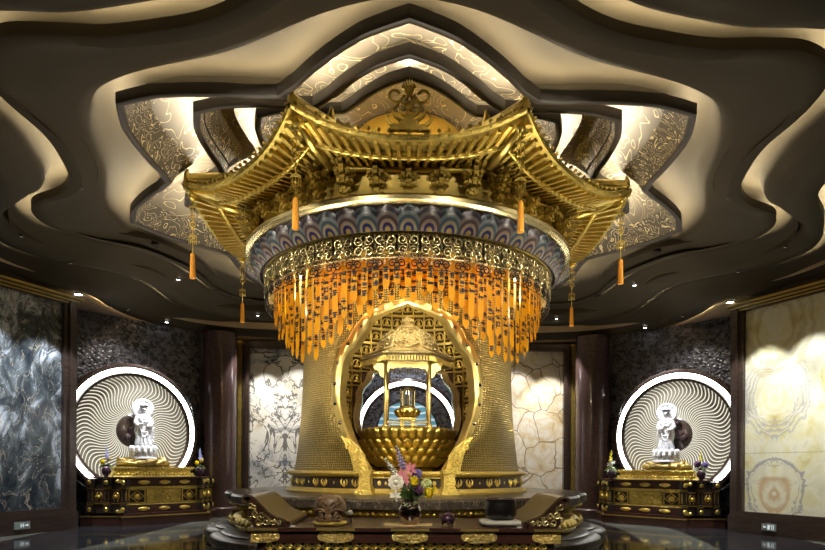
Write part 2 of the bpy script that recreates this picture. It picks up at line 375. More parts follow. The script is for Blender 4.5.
main=ring([(lambda az: 5.9*petal(az)-.36,5.48),(lambda az: 5.9*petal(az)-.42,5.60),(lambda az: 5.9*petal(az)-.42,5.63),(lambda az: max(5.9*petal(az)-.40,hole(az)-.7),5.63),(off(hole,-.45),5.62),(off(hole,-.2),5.55),(off(hole,-.06),5.40),(hole,5.22),(off(hole,.07),5.12),(off(hole,.2),5.07),(mixr(off(hole,.2),cA,.4),5.02),(mixr(off(hole,.2),cA,.75),4.94),(off(cA,-.2),4.9),(off(cA,-.03),4.9),(cA,4.91),(off(cA,.002),5.05),(off(cA,-.02),5.06),(off(cA,-.16),5.06)])
ceil=struct(shade(main.build('ceiling',M['ceil']),50))
def gp(c0,k):                                     # slot width shrinks towards the back of the hall
    def f(az):
        d=abs(az*180/PI)%360; d=360-d if d>180 else d
        return c0(az)+k*lerp(1,.5,sstep((d-55)/50))
    return f
def slotrows(c0,h0):
    return [(off(c0,-.44),h0+.165),(off(c0,-.40),h0+.36),(off(c0,-.30),h0+.42),(gp(c0,.16),h0+.42),(gp(c0,.26),h0+.36),(gp(c0,.32),h0+.22),(gp(c0,.35),h0+.10),(gp(c0,.39),h0+.02),(gp(c0,.46),h0+.0)]
def band(c0,h0,c1,h1):
    rows=slotrows(c0,h0)
    for t in(.2,.4,.6,.8,.97): rows.append((mixr(gp(c0,.46),c1,t),lerp(h0,h1,min(1,t/.55))))
    rows+=[(c1,h1+.01),(off(c1,.002),h1+.15),(off(c1,-.02),h1+.16),(off(c1,-.16),h1+.16)]
    shade(ring(rows).build('ceiling_band',M['ceil'],ceil),50)
band(cA,4.9,cB,4.5); band(cB,4.5,cC,4.1)
soff=ring(slotrows(cC,4.1)+[(off(cC,.7),4.115),(off(cC,1.4),4.08),(cE,4.05)]); shade(soff.build('ceiling_soffit',M['soffit'],ceil),50)
def led(fn,h,d0,wd,m):
    b=MB(); b.grid(lambda u,v: pol(fn(2*PI*u)-d0-wd*v,2*PI*u,h+CAMZ+.025*v),NA,1,True); return b.build('led_strip',m,ceil)
led(cA,5.07,.05,.045,M['led']); led(cB,4.67,.05,.045,M['led']); led(cC,4.27,.05,.045,M['led'])
# lotus tiers
TH=.17
def tier(R,H,nextR,nextH,m,last=False):
    r=lambda az: R*petal(az); q=lambda az: R*petal(az)-.46*R/5.9
    b=ring([(q,H+.42),(mixr(q,r,.5),H+.21),(off(r,-.12),H+.025)]); o=b.build('lotus_petal_band',M['cloud'],ceil)
    rim=ring([(off(r,-.13),H+.04),(off(r,-.12),H+.015),(off(r,-.09),H-.005),(off(r,-.04),H-.012),(off(r,-.01),H-.002),(r,H+.025),(r,H+TH-.01),(off(r,-.02),H+TH),(off(r,-.2),H+TH)]); shade(rim.build('lotus_petal_rim',M['rimpaint'],ceil),30)
    up=ring([(q,H+.42),(off(q,-.02),H+.45)]+[(mixr(off(q,-.03),lambda az: nextR*petal(az)-.7,t),lerp(H+.45,nextH+TH+.36,min(1,t/.4)**.7)) for t in(.05,.12,.2,.3,.45,.6,.8,1)]); shade(up.build('lotus_recess',m,ceil),40)
    led(r,H+TH+.012,.10,.05,M['led_petal'] if R>5 else M['led_heart'])
tier(5.9,5.15,4.76,5.53,M['cloud2']); tier(4.76,5.53,3.66,5.95,M['cloud2'])
r=lambda az: 3.66*petal(az)
led(lambda az: r(az),6.33,.42,.05,M['led_core'])
ring([(off(r,-.52),6.30),(off(r,-.50),6.285),(off(r,-.3),6.22),(off(r,-.12),5.975)]).build('lotus_petal_band',M['cloud'],ceil)
shade(ring([(off(r,-.13),5.99),(off(r,-.12),5.965),(off(r,-.09),5.945),(off(r,-.04),5.938),(off(r,-.01),5.948),(r,5.975),(r,6.11),(off(r,-.02),6.12),(off(r,-.2),6.12)]).build('lotus_petal_rim',M['rimpaint'],ceil),30)
led(r,6.132,.10,.05,M['led_heart'])
b=MB(); prof=[(2.72,6.22+CAMZ),(2.7,6.55+CAMZ),(2.45,6.72+CAMZ),(2.0,6.85+CAMZ),(1.5,6.98+CAMZ),(.05,7.02+CAMZ)]
b.grid(lambda u,v:(lambda az,k: pol(lerp(r(az)-.3,prof[k][0],min(1,k/1.0)) if k==0 else prof[k][0]*lerp(r(az)/3.2,1,min(1,k/3)),az,prof[k][1]))(2*PI*u,round(v*5)),NA,5,True); b.build('lotus_heart',M['cloud2'],ceil)

# ------------------------------------------------------------------ outer room
def wall(name,p,q,z0,z1,th,m,shift=0):
    p=Vector(p);q=Vector(q); d=q-p; L=d.length; a=math.atan2(d.y,d.x)
    b=MB(); b.box((L/2,th/2,(z0+z1)/2),(L,th,z1-z0)); o=b.build(name,m); o.location=(p.x,p.y,0); o.rotation_euler=(0,0,a); return struct(o)
WZ=5.9
wall('wall_front',(12,-16.5,0),(-12,-16.5,0),0,7,.2,M['wall'])
wall('wall_left',(-12,-16.5,0),(-12,3,0),0,7,.2,M['wall']); wall('wall_right',(12,3,0),(12,-16.5,0),0,7,.2,M['wall'])
wall('wall_back',(-3.0,6.62,0),(-6.4,6.62,0),0,5.62,-.2,M['wall']); wall('wall_back.001',(6.4,6.62,0),(3.0,6.62,0),0,5.62,-.2,M['wall'])
wall('wall_back_niche',(-3.0,8.3,0),(3.0,8.3,0),0,WZ,.2,M['carved'])
wall('wall_back_niche.001',(-3.0,6.62,0),(-3.0,8.5,0),0,WZ,.2,M['carved']); wall('wall_back_niche.002',(3.0,8.5,0),(3.0,6.62,0),0,WZ,.2,M['carved'])

PHI=rad(46); NP=Vector((-7.44,3.6,0))
def nM(s): # local frame of a side niche: x along the wall, -y into the hall; s=-1 left, 1 right
    return T(NP.x*(-s),NP.y,0)@Rz(PHI if s<0 else -PHI)
for s,nm in((-1,'left'),(1,'right')):
    b=MB(); b.box((-s*.15,.55,2.8),(5.9,.2,5.6)); o=b.build('wall_niche_'+nm,M['carved']); o.matrix_world=nM(s); struct(o)
    wall('wall_side_'+nm,(s*8.25,2.2,0),(s*12,3.0,0),0,WZ,.2*(1 if s<0 else -1),M['carved'])
    wall('wall_corner_'+nm,(s*6.0,5.5,0),(s*6.3,6.6,0),0,WZ,.3*(1 if s<0 else -1),M['frame'])

# big framed stone panels at the two sides
def side_panel(s,m,label):
    ang=math.atan2(-.914,-.405*-s) # direction from far edge toward the camera
    t=thing('marble_wall_panel',label,'wall panel',(s*7.98,1.65,0),0)
    # local: x from the far edge toward the camera, y behind the panel
    d=Vector((s*.405,-.914,0)); nrm=Vector((-s*.914,-.405,0))
    L=5.2; R=Matrix(((d.x,-nrm.x,0,0),(d.y,-nrm.y,0,0),(0,0,1,0),(0,0,0,1)))
    def ob(name,bb,mm,mirror=False):
        o=bb.build(name,mm,t); o.matrix_local=R; return o
    f=MB(); f.box((.085,.14,2.9),(.17,.5,5.0)); f.box((.22,.16,2.9),(.1,.4,5.0)); f.box((L/2,.13,.42),(L,.5,.06)); f.box((L/2,.15,.48),(L-.1,.46,.06)); ob('frame',f,M['frame'])
    g=MB(); g.box((L/2,.1,.2),(L,.56,.4)); ob('base',g,M['frame'])
    k=MB()
    k2=MB()
    for i,(z,dy,h) in enumerate(((5.355,.02,.03),(5.41,-.03,.03),(5.475,-.10,.045))): k.box((L/2-.03*i,.16+dy/2,z),(L+.06*i,.5-dy,h)); k2.box((L/2-.02*i,.18+dy/2,z-.03),(L+.03*i,.46-dy,.04))
    ob('cornice',k,M['cornice_gold']); ob('cornice_backing',k2,M['frame'])
    h=MB(); h.box((L/2,.2,5.62),(L,.5,.24)); ob('header',h,M['ceil'])
    z=MB(); c0=1.65 if s<0 else 1.0
    z.box((L/2+.1-c0,.16,2.9-2.9),(L-.25,.2,4.86)); o=z.build('stone_slab',m,t); o.matrix_local=R@T(c0,0,2.9); 
    return t,R
tl,RL=side_panel(-1,M['blue_marble'],'tall framed panel of blue-grey book-matched marble at the left edge')
tr,RR=side_panel(1,M['onyx'],'tall framed panel of honey and cream book-matched onyx at the right edge')
# exit signs on the panel bases
def sign(s,label,x,kind):
    base=T(s*7.98,1.65,0)@(RL if s<0 else RR)@T(x,-.19,.20)
    t=thing('exit_sign',label,'sign'); t.matrix_world=base
    b=MB(); b.box((0,0,0),(.34,.02,.16)); b.build('plate',M['sign'],t)
    g=MB(); k=-1 if s<0 else 1     # k maps to viewer-right
    def bar(x0,z0,wd,h): g.box((x0,-.014,z0),(wd,.008,h))
    vr=1 if s>0 else -1             # +local x is toward camera: viewer left for the left panel
    if kind=='left':
        bar(.03,0,.014,.09); bar(-.02,0,.014,.09); bar(.005,.0,.05,.012); g.prism([(-.06,.012),(-.10,.012),(-.10,.03),(-.135,0),(-.10,-.03),(-.10,-.012),(-.06,-.012)],.008,T(0,-.014,0))
    else:
        g.prism([(-.135,0),(-.10,.03),(-.10,.012),(-.06,.012),(-.06,-.012),(-.10,-.012),(-.10,-.03)],.008,T(0,-.014,0))
        bar(.0,0,.05,.10); bar(.075,0,.012,.1); bar(.115,0,.012,.1); bar(.095,.045,.05,.012)
        g.sphere((.04,-.014,.035),.012,(1,.3,1),8,6)
    g.build('pictogram',M['sign_lit'],t)
sign(-1,'small grey lit exit sign on the base of the blue marble panel',1.33,'left')
sign(1,'small grey lit exit sign with arrow on the base of the onyx panel',1.05,'right')

# framed panels on the back wall and the glossy pillars
def back_panel(s,m,label):
    cx=s*3.9; t=thing('marble_wall_panel',label,'wall panel',(cx,6.3,0))
    f=MB()
    f.box((s*1.17,0,2.7),(.12,.3,5.4)); f.box((s*1.28,.05,2.7),(.1,.3,5.4)); f.box((0,0,5.33),(2.3,.3,.12)); f.box((0,.05,5.44),(2.5,.3,.1)); f.box((-s*1.17,0,2.7),(.12,.3,5.4)); f.box((0,0,.3),(2.3,.3,.6)); f.build('frame',M['frame'],t)
    z=MB(); z.box((0,.08,2.9),(2.24,.12,4.74)); z.build('stone_slab',m,t)
    k=MB(); k.box((s*1.42,.05,2.7),(.12,.3,5.4)); k.box((s*1.42,-.02,5.42),(.2,.4,.12)); k.build('lit_corner_strip',M['gold_dark'],t)  # gold strip stands in for the yellow-lit wall corner
    return t
back_panel(-1,M['white_marble'],'framed white marble panel with black veins behind the shrine, left side')
back_panel(1,M['agate'],'framed panel of white agate slices behind the shrine, right side')
for s,nm,R in((-1,'wine-dark glossy round pillar between left altar and white marble panel',.50),(1,'wine-dark glossy round pillar between agate panel and right altar',.52)):
    b=MB(); x=s*5.72; prof=[(R+.06,0),(R+.06,.25),(R,.3)]+[(R,.3+i*.55) for i in range(1,9)]+[(R,5.55)]
    b.lathe(prof,48,c=(0,0,0)); o=tag(b.build('pillar',M['pillar']),nm,'pillar'); o.location=(x,5.5,0); shade(o,40)

# ------------------------------------------------------------------ ceiling downlights (lamp cans and their lamps)
def downlight(p,m,rad_,label,power=0,aim=None,size=1.0,blend=.4,col=(1,.93,.82),r=.05,grp='recessed ceiling downlights'):
    t=thing('ceiling_downlight',label,'ceiling light',p,0,grp)
    b=MB(); b.lathe([(rad_*1.35,.0),(rad_*1.35,-.015),(rad_,-.02),(rad_,.03)],20); shade(b.build('trim_ring',M['lampring'],t),30)
    g=MB(); g.lathe([(rad_,-.012),(.002,-.012)],20); g.build('lens',m,t)
    if power:
        l=bpy.data.lights.new('downlight_lamp','SPOT'); l.energy=power; l.spot_size=size; l.spot_blend=blend; l.color=col; l.shadow_soft_size=r
        o=bpy.data.objects.new('downlight_lamp',l); C.objects.link(o); o.location=Vector(p)+Vector((0,0,-.06))
        o.rotation_euler=(Vector(aim)-o.location).to_track_quat('-Z','Y').to_euler() if aim else (0,0,0)
# ------------------------------------------------------------------ plinth
def lobe(az): 
    c=abs(math.cos(4*az)); return .93+.07*c**.55
pl=thing('shrine_plinth','dark brown marble plinth with lobed edges and gold lotus bands under the shrine','plinth',(0,0,0))
def lob(prof,m,name,n=192,sharp=35): b=MB(); b.lathe(prof,n,fr=lobe); return shade(b.build(name,m,pl),sharp)
bd_=MB()
for i in range(220):
    az=2*PI*i/220
    if abs((az+PI)%(2*PI)-PI)<rad(120): bd_.sphere(pol(3.645*lobe(az),az,.785),.04,(1,1,.8),7,5); bd_.sphere(pol(3.40*lobe(az),az,.60),.028,(1,1,1),6,4)
bd_.build('bead_rows',M['gold'],pl)['kind']='stuff'
lob([(4.05,.0),(4.12,.03),(4.12,.12)],M['dkpanel'],'foot')
lob([(4.06,.12),(4.15,.14),(4.17,.2),(4.15,.27),(4.08,.305),(2.6,.31)],M['dkstone'],'lower_slab')
lob([(3.93,.305),(3.95,.33),(3.90,.355),(2.6,.36)],M['dkstone'],'lower_step')
lob([(3.36,.58),(3.28,.62),(3.26,.74),(3.34,.77),(3.40,.78)],M['gold_dark'],'waist')
lob([(3.40,.74),(3.56,.77),(3.64,.80),(3.66,.835)],M['gold_orn'],'beaded_moulding')
lob([(3.50,.83),(3.72,.84),(3.77,.87),(3.77,.98),(3.73,1.02),(3.65,1.03),(1.0,1.03)],M['dkstone'],'top_slab')
lob([(3.55,.36),(3.66,.38),(3.70,.44),(3.55,.55),(3.38,.58)],M['gold_dark'],'petal_bed')
pet=MB(); pet.grid(lambda u,v:Vector(((u-.5)*.215*math.sin(PI*min(1,.25+.75*v) )**.6*(1.0),-.02-.08*math.sin(PI*v)*math.cos((u-.5)*2.2),.25*(1-v))),8,8)
pm=pet.mesh('plinth_lotus_petal',M['gold'])
for i in range(104):
    az=2*PI*i/104
    if abs((az+PI)%(2*PI)-PI)<rad(125): part('lotus_petal',pm,pl,place(3.60*lobe(az),az,.345))
bm_=MB(); bm_.box((0,0,0),(.16,.10,.22)); bm_.box((0,-.02,.1),(.2,.12,.04)); bm_.box((0,-.02,-.1),(.2,.12,.04)); pm=bm_.mesh('waist_post',M['gold'])
for i in range(24):
    az=2*PI*(i+.5)/24
    if abs((az+PI)%(2*PI)-PI)<rad(120): part('waist_post',pm,pl,place(3.34*lobe(az),az,.68))
fo=MB()
for k in(-1,1): fo.tube([(x*k,-.02,z) for x,z in spiral(.10,.06,.055,1.2,PI/2)],.018)
fo.box((0,-.02,.1),(.3,.05,.03)); pm=fo.mesh('scroll_foot',M['gold'])
for i in range(16):
    az=2*PI*i/16
    if abs((az+PI)%(2*PI)-PI)<rad(110): part('scroll_foot',pm,pl,place(4.13*lobe(az),az,.0))

# ------------------------------------------------------------------ shrine body
shrine=thing('shrine','round gold shrine with flared diaper-patterned walls and a tall cusped opening','shrine',(0,0,1.03))
SZ=T(0,0,-1.03)
def sp(b,m,name,sharp=35,par=None):
    o=b.build(name,m,par or shrine); o.matrix_local=SZ; return shade(o,sharp)
def tab(pts):
    pts=sorted(pts)
    def f(z):
        if z<=pts[0][0]: return pts[0][1]
        for (a,p),(c,q) in zip(pts,pts[1:]):
            if z<=c: return lerp(p,q,(z-a)/(c-a))
        return pts[-1][1]
    return f
Rz_=tab([(1.40,2.37),(1.6,2.33),(2.0,2.28),(2.6,2.225),(3.2,2.195),(3.8,2.185),(4.4,2.19),(5.0,2.2),(5.8,2.22)])
w_in=tab([(1.45,.62),(1.71,.80),(2.04,.98),(2.39,1.12),(2.73,1.19),(3.05,1.18),(3.37,1.13),(3.58,1.04),(3.66,.92),(3.75,.87),(3.97,.70),(4.10,.66),(4.22,.47),(4.33,.18),(4.38,0)])
w_out=tab([(1.42,.74),(1.51,.75),(1.75,.92),(2.1,1.15),(2.58,1.31),(2.74,1.335),(3.16,1.345),(3.5,1.27),(3.77,1.13),(3.84,1.03),(3.95,.99),(4.2,.76),(4.26,.6),(4.3,.52),(4.42,.16),(4.47,0)])
def shellpt(w,z,o=0):
    R=Rz_(z); a=math.asin(max(-1,min(1,w/R))); return pol(R+o,a,z)
zs=[1.40+i*.04 for i in range(76)]+[4.47]+[4.5+i*.1 for i in range(14)]; zs=sorted(set(zs))
b=MB(); uv=[]
NU=72
for z in zs:
    R=Rz_(z); wo=w_out(z)-.03 if z<4.47 else 0; a0=math.asin(max(0,wo)/R)
    for i in range(NU+1): a=lerp(a0,2*PI-a0,i/NU); b.v.append(pol(R,a,z)); uv.append((a*2.2,z))
for j in range(len(zs)-1):
    for i in range(NU): q=j*(NU+1)+i; b.f.append([q,q+1,q+NU+2,q+NU+1]); b.sm.append(True)
# rear opening: leave out the faces behind the inner ring
w_r=tab([(1.55,.55),(1.9,1.0),(2.4,1.24),(2.9,1.3),(3.4,1.2),(3.8,.95),(4.05,.55),(4.2,0)])
def rear(fc,R):
    c=sum((b.v[i] for i in fc),Vector())/4; return c.y>0 and abs(c.x)<w_r(c.z)-.02 and 1.5<c.z<4.2
keep=[k for k,f in enumerate(b.f) if not rear(f,0)]
b.f=[b.f[k] for k in keep]; b.sm=[True]*len(keep)
o=sp(b,M['diaper'],'shell'); ul=o.data.uv_layers.new(name='UVMap')
for lp in o.data.loops: ul.data[lp.index].uv=uv[lp.vertex_index]
# polished frame round the opening
fz=[1.42,1.5,1.6,1.71,1.85,2.04,2.2,2.39,2.58,2.73,2.9,3.05,3.2,3.37,3.5,3.58,3.66,3.75,3.84,3.97,4.1,4.2,4.26,4.33,4.36]
def frame_side(s):
    g=MB(); cols=[]
    for z in fz:
        wo,wi=w_out(z),w_in(z); dz=sstep((z-4.0)/.4)*.06
        ro=lambda w,zz,o: Vector((s,1,1))*1 and shellpt(w*s,zz,o)
        cols.append([ro(wo,z+dz,-.02),ro(wo,z+dz,.07),ro(lerp(wo,wi,.2),z+dz*.8,.10),ro(lerp(wo,wi,.8),z+dz*.2,.10),ro(wi,z,.07),ro(wi,z,-.12)])
    cols.append([ro(0,4.50,-.02),ro(0,4.50,.07),ro(0,4.485,.10),ro(0,4.42,.10),ro(0,4.40,.07),ro(0,4.40,-.12)])
    vs=[p for c in cols for p in c]; fs=[]
    for i in range(len(cols)-1):
        for k in range(5): q=i*6+k; fs.append((q,q+1,q+7,q+6))
    g.add(vs,fs); return g
for s in(-1,1):
    sp(frame_side(s),M['frame_gold'],'opening_frame',40)
    k=MB()
    for z in(1.95,2.3,2.66,3.02,3.4,3.72,4.02): 
        wv=(w_out(z)+w_in(z))/2*s; p=shellpt(wv,z,.105); k.sphere(p,.035,(1,.5,1),8,5)
    sp(k,M['bronze'],'frame_studs')
    # carved scroll foot of the frame
    foot=[(.62,1.43),(.70,1.72),(.80,1.86),(.98,2.02),(1.12,2.06),(1.0,1.88),(.94,1.7),(.90,1.55),(.88,1.43)]
    g=MB(); n=len(foot)
    g.add([shellpt(w*s,z,.09) for w,z in foot]+[shellpt(w*s,z,.14) for w,z in foot],[tuple(range(n,2*n))]+[(i,(i+1)%n,n+(i+1)%n,n+i) for i in range(n)],False)
    for tr_ in(spiral(.80*1,1.58,.085,1.3,0),spiral(.98,1.88,.06,1.2,2)): g.tube([shellpt(w*s,z,.15) for w,z in tr_],.018)
    sp(g,M['gold_orn'],'frame_foot')
# base drum with crane frieze
def ln(prof,m,name,n=96,a0=0,a1=2*PI): g=MB(); g.lathe(prof,n,a0,a1); return sp(g,m,name)
ln([(2.52,1.03),(2.54,1.06),(2.50,1.09),(2.44,1.11),(2.42,1.13)],M['gold_orn'],'base_moulding')
ln([(2.40,1.12),(2.40,1.34)],M['dkpanel'],'frieze')
ln([(2.40,1.33),(2.44,1.345),(2.50,1.37),(2.52,1.40),(2.50,1.43),(2.40,1.44),(2.36,1.44)],M['gold_orn'],'upper_moulding')
crane=MB()
for k in(-1,1):
    crane.tube([(.02*k,-.005,-.05),(.055*k,-.012,-.02),(.065*k,-.014,.03),(.04*k,-.01,.075)],[.012,.018,.016,.004],6)
    crane.tube([(.02*k,-.005,-.05),(.0,-.014,.0),(-.005*k,-.012,.05)],[.012,.014,.004],6)
crane.sphere((0,-.012,-.055),.022,(1,.6,1),8,5); cm_=crane.mesh('crane_relief',M['gold'])
bud=MB(); bud.sphere((0,-.006,0),.014,(1,.6,1.9),8,6); bdm=bud.mesh('bud_relief',M['gold'])
for i in range(-18,19):
    az=rad(i*5.5)
    if abs(2.4*math.sin(az))<.72 and abs(i)<8: continue
    if abs(az)<rad(100):
        q=place(2.405,az,.20); ps=part('crane_relief' if i%3 else 'bud_relief',cm_ if i%3 else bdm,shrine,q@(Matrix.Diagonal((-1 if i%3==1 else 1,1,1,1))))
for s in(-1,1):
    az=s*math.asin(.70/2.5); g=MB()
    g.box((0,0,.0),(.20,.16,.30)); g.box((0,-.01,.18),(.26,.2,.06)); g.box((0,-.01,-.14),(.28,.22,.06)); g.box((0,-.01,-.19),(.34,.26,.05)); g.box((0,-.005,.12),(.23,.18,.03)); g.box((0,-.005,-.09),(.23,.18,.03))
    o=g.build('pilaster',M['gold_orn'],shrine); o.matrix_local=place(2.53,az,.22)
st=MB()
for z,y,h,wd in((1.05,-2.46,.04,1.24),(1.12,-2.38,.03,1.2),(1.33,-2.40,.03,1.2),(1.40,-2.42,.05,1.2)): st.box((0,y+.3,z),(wd,.6,h))
for k in range(9): st.sphere((-.48+.12*k,-2.36,1.23),.035,(1,.5,1.3),8,5)
sp(st,M['gold_orn'],'threshold_step')
st=MB(); st.box((0,-2.05,1.22),(1.16,.6,.22)); sp(st,M['dkpanel'],'threshold_panel')
# inner floor and inner wall
ln([(2.30,1.42),(.02,1.42)],M['gold_dark'],'inner_floor')
ib=MB(); NI=96; Ri=2.08; zz=[1.42+i*.085 for i in range(50)]
for z in zz:
    for i in range(NI+1): a=lerp(rad(38),rad(322),i/NI); ib.v.append(pol(Ri,a,z))
for j in range(len(zz)-1):
    for i in range(NI):
        q=j*(NI+1)+i; f=[q,q+NI+1,q+NI+2,q+1]
        if not (lambda c: c.y>0 and abs(c.x)<w_r(c.z)-.04 and 1.5<c.z<4.2)(sum((ib.v[k] for k in f),Vector())/4): ib.f.append(f); ib.sm.append(True)
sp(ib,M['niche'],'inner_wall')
fr2=MB()
for s in(-1,1):
    cols=[]; zr=[1.56,1.7,1.9,2.1,2.4,2.7,2.9,3.1,3.3,3.45,3.6,3.7,3.8,3.92,4.02,4.1,4.16,4.2]
    for i,z in enumerate(zr):
        wv=w_r(z)+.03*math.sin(i*1.7); a=lambda w_,o: (lambda x: Vector((s*x,math.sqrt((Ri-o)**2-x*x),z)))(max(0,w_))
        cols.append([a(wv,0),a(wv,.10),a(wv-.15,.10),a(wv-.15,-.14)])
    vs=[p for c in cols for p in c]; fr2.add(vs,[(i*4+k,i*4+k+1,i*4+k+5,i*4+k+4) for i in range(len(cols)-1) for k in range(3)])
sp(fr2,M['gold_pol'],'rear_opening_frame',40)
# grid of small seated figures in niches on the inner wall
nb=MB(); nb.box((0,0,-.165),(.27,.05,.025)); nb.box((-.128,0,0),(.018,.05,.33)); nb.box((.128,0,0),(.018,.05,.33)); nb.box((0,0,.165),(.27,.05,.02))
nb.tube([(x,-.02,z) for x,z in arc(0,-.01,.105,rad(-60),rad(240),16)],.013,6)
nb.sphere((0,-.025,-.075),.075,(1,.5,.45),10,6); nb.sphere((0,-.03,-.02),.048,(1,.6,1.2),10,6); nb.sphere((0,-.035,.055),.030,(1,.8,1.15),8,6)
nm_=nb.mesh('seated_figure_niche',M['gold'])
for row in range(11):
    z=1.85+row*.36
    for i in range(-7,8):
        a=PI+i*.27/Ri; x=Ri*math.sin(a)
        if abs(x)<w_r(z)+.13 and z<4.3: continue
        if abs(i)>6 : continue
        q=Matrix.Translation(pol(Ri-.03,a,z-1.03))@Rz(a+PI); part('seated_figure_niche',nm_,shrine,q)
ln([(2.2,5.75),(.02,5.75)],M['gold_dark'],'inner_ceiling')

# ------------------------------------------------------------------ lotus throne, little pavilion and glass casket inside
CY=-.2
lt=thing('lotus_throne','gold lotus throne of three rows of petals inside the shrine opening','lotus throne',(0,CY,1.42))
b=MB(); b.lathe([(.5,0),(.55,.05),(.42,.12),(.62,.18),(.80,.3),(.90,.5),(.94,.72),(.94,.86),(.86,.90),(.02,.90)],64); shade(b.build('bowl',M['gold_dark'],lt),40)
def lpetal(w,h,out,m,name):
    g=MB(); g.grid(lambda u,v:Vector(((u-.5)*w*(math.sin(PI*min(.98,.18+.80*v))**.55),-out*math.sin(v*PI*.62)-.05*math.cos((u-.5)*PI)*(1-v*.3),h*v-.10*max(0,v-.8))),8,8)
    return g.mesh(name,m)
for row,(R,z,w_,h,o_,n) in enumerate(((.58,.10,.20,.24,.22,26),(.70,.26,.21,.24,.22,28),(.80,.42,.21,.25,.20,30),(.87,.60,.21,.30,.13,32))):
    me=lpetal(w_,h,o_,M['gold'],'throne_petal')
    for i in range(n):
        az=2*PI*(i+.5*(row%2))/n; part('petal',me,lt,place(R,az,z))
b=MB()
for i in range(8):
    az=2*PI*i/8; k=Vector(pol(.42,az,.0)); b.tube([k+Vector((0,0,.0)),k+pol(.05,az,.05),k+pol(.0,az,.12)],[.06,.05,.04],8)
b.build('foot',M['gold'],lt)
pv=thing('miniature_pavilion','miniature pale gold pavilion with hexagonal domed roof standing on the lotus throne','pavilion',(0,CY,2.32))
hexr=lambda az,R: R*math.cos(PI/6)/math.cos(((az+PI/6)%(PI/3))-PI/6)
h6=[pol(1,rad(30+60*k)) for k in range(6)]
def hexl(prof,m,name,sharp=30,n=72):
    g=MB(); g.lathe(prof,n,fr=lambda az: hexr(az,1)); return shade(g.build(name,m,pv),sharp)
hexl([(.97,1.42),(1.0,1.44),(.98,1.47),(.9,1.50)],M['gold_pale'],'eave')
hexl([(.97,1.49),(.80,1.53),(.66,1.60),(.63,1.68),(.60,1.78),(.50,1.91),(.36,2.01),(.25,2.06)],M['gold_pale'],'roof_dome')
rn=random.Random(6); b=MB()
for k in range(6):
    a=h6[k]; R_=[(.95,1.50),(.66,1.61),(.62,1.74),(.52,1.90),(.37,2.02),(.26,2.07)]; b.tube([a*r_+Vector((0,0,z_+.01)) for r_,z_ in R_],.028,6)
    c=h6[(k+1)%6]
    for q in range(34):
        v_=rn.uniform(.16,.95)*5; i_=int(v_); f_=v_-i_; r_=lerp(R_[i_][0],R_[i_+1][0],f_); z_=lerp(R_[i_][1],R_[i_+1][1],f_); p=(a.lerp(c,rn.uniform(.1,.9))*r_)*.985+Vector((0,0,z_+.005)); b.sphere(p,rn.uniform(.025,.05),(1,1,.7),7,5)
b.build('roof_ornament',M['gold_pale'],pv)
hexl([(.97,1.43),(.70,1.40),(.02,1.40)],M['gold_fine'],'eave_soffit')
b=MB(); b.lathe([(.25,2.05),(.30,2.08),(.25,2.12),(.12,2.15),(.10,2.19),(.15,2.24),(.10,2.31),(.03,2.36),(.0,2.40)],24); shade(b.build('finial',M['gold_pale'],pv),40)
b=MB()
for k in range(6):
    a,c=h6[k],h6[(k+1)%6]
    for i in range(16):
        p=a.lerp(c,(i+.5)/16)*.93; b.box((p.x,p.y,1.35),(.03,.03,.10))
b.build('fringe',M['gold_dark'],pv)
col=MB(); col.lathe([(.055,0),(.06,.04),(.035,.07),(.035,1.30),(.05,1.33),(.06,1.40)],12); cmh=col.mesh('pavilion_column',M['frame_gold'])
for x,y in((-.44,-.58),(.44,-.58),(-.44,.58),(.44,.58)): part('column',cmh,pv,T(x,y,0))
b=MB()
for y in(-.58,):
    poly=[(-.42,1.32),(-.42,1.06)]+[(-.42+.84*i/12,1.14+.05*math.sin(i*PI/12)+.025*(i%2)) for i in range(1,12)]+[(.42,1.06),(.42,1.32)]; b.prism(poly,.03,T(0,y,0))
for s in(-1,1):
    b.prism([(s*.46,1.3),(s*.72,1.3),(s*.66,1.16),(s*.58,1.12),(s*.54,1.02),(s*.46,.98)],.03,T(0,-.56,0))
b.build('lambrequin',M['frame_gold'],pv)
b=MB(); 
for s in(-1,1): b.box((0,s*.58,.10),(.84,.04,.04)); b.box((s*.44,0,.10),(.04,1.1,.04))
b.build('railing',M['gold_pol'],pv)
cs=thing('reliquary_stand','small gold lotus stand on short legs under the glass casket','stand',(0,CY-.1,2.32))
b=MB(); b.lathe([(.10,.22),(.20,.26),(.26,.33),(.25,.40),(.18,.43),(.02,.43)],32); shade(b.build('lotus_dish',M['gold'],cs),40)
me=lpetal(.12,.16,.08,M['gold'],'dish_petal')
for i in range(14): part('petal',me,cs,place(.17,2*PI*i/14,.24))
b=MB()
for k in range(4): a=rad(45+90*k); b.box(tuple(pol(.16,a,.11)),(.07,.07,.22))
b.box((0,0,.02),(.42,.42,.04)); b.box((0,0,.2),(.36,.36,.04)); b.build('legs',M['gold'],cs)
gc=thing('glass_casket','clear glass cylinder casket with gold rim on the small lotus stand','casket',(0,CY-.1,2.752))
b=MB(); b.lathe([(.150,.0),(.150,.36),(.13,.40),(.08,.43),(.0,.44)],32); b.lathe([(.140,.0),(.140,.355),(.12,.39),(.0,.42)],32); b.build('glass',M['glass'],gc)
b=MB(); b.lathe([(.165,0),(.165,.03),(.145,.035)],32); b.lathe([(.16,.34),(.16,.365),(.145,.365)],32)
for k in range(6): p=pol(.155,rad(60*k+15)); b.box((p.x,p.y,.18),(.012,.012,.34))
b.build('rim',M['gold_pol'],gc)
b=MB(); b.lathe([(.05,.0),(.06,.05),(.03,.1),(.05,.18),(.02,.26),(.0,.3)],16); b.build('relic',M['white'],gc)
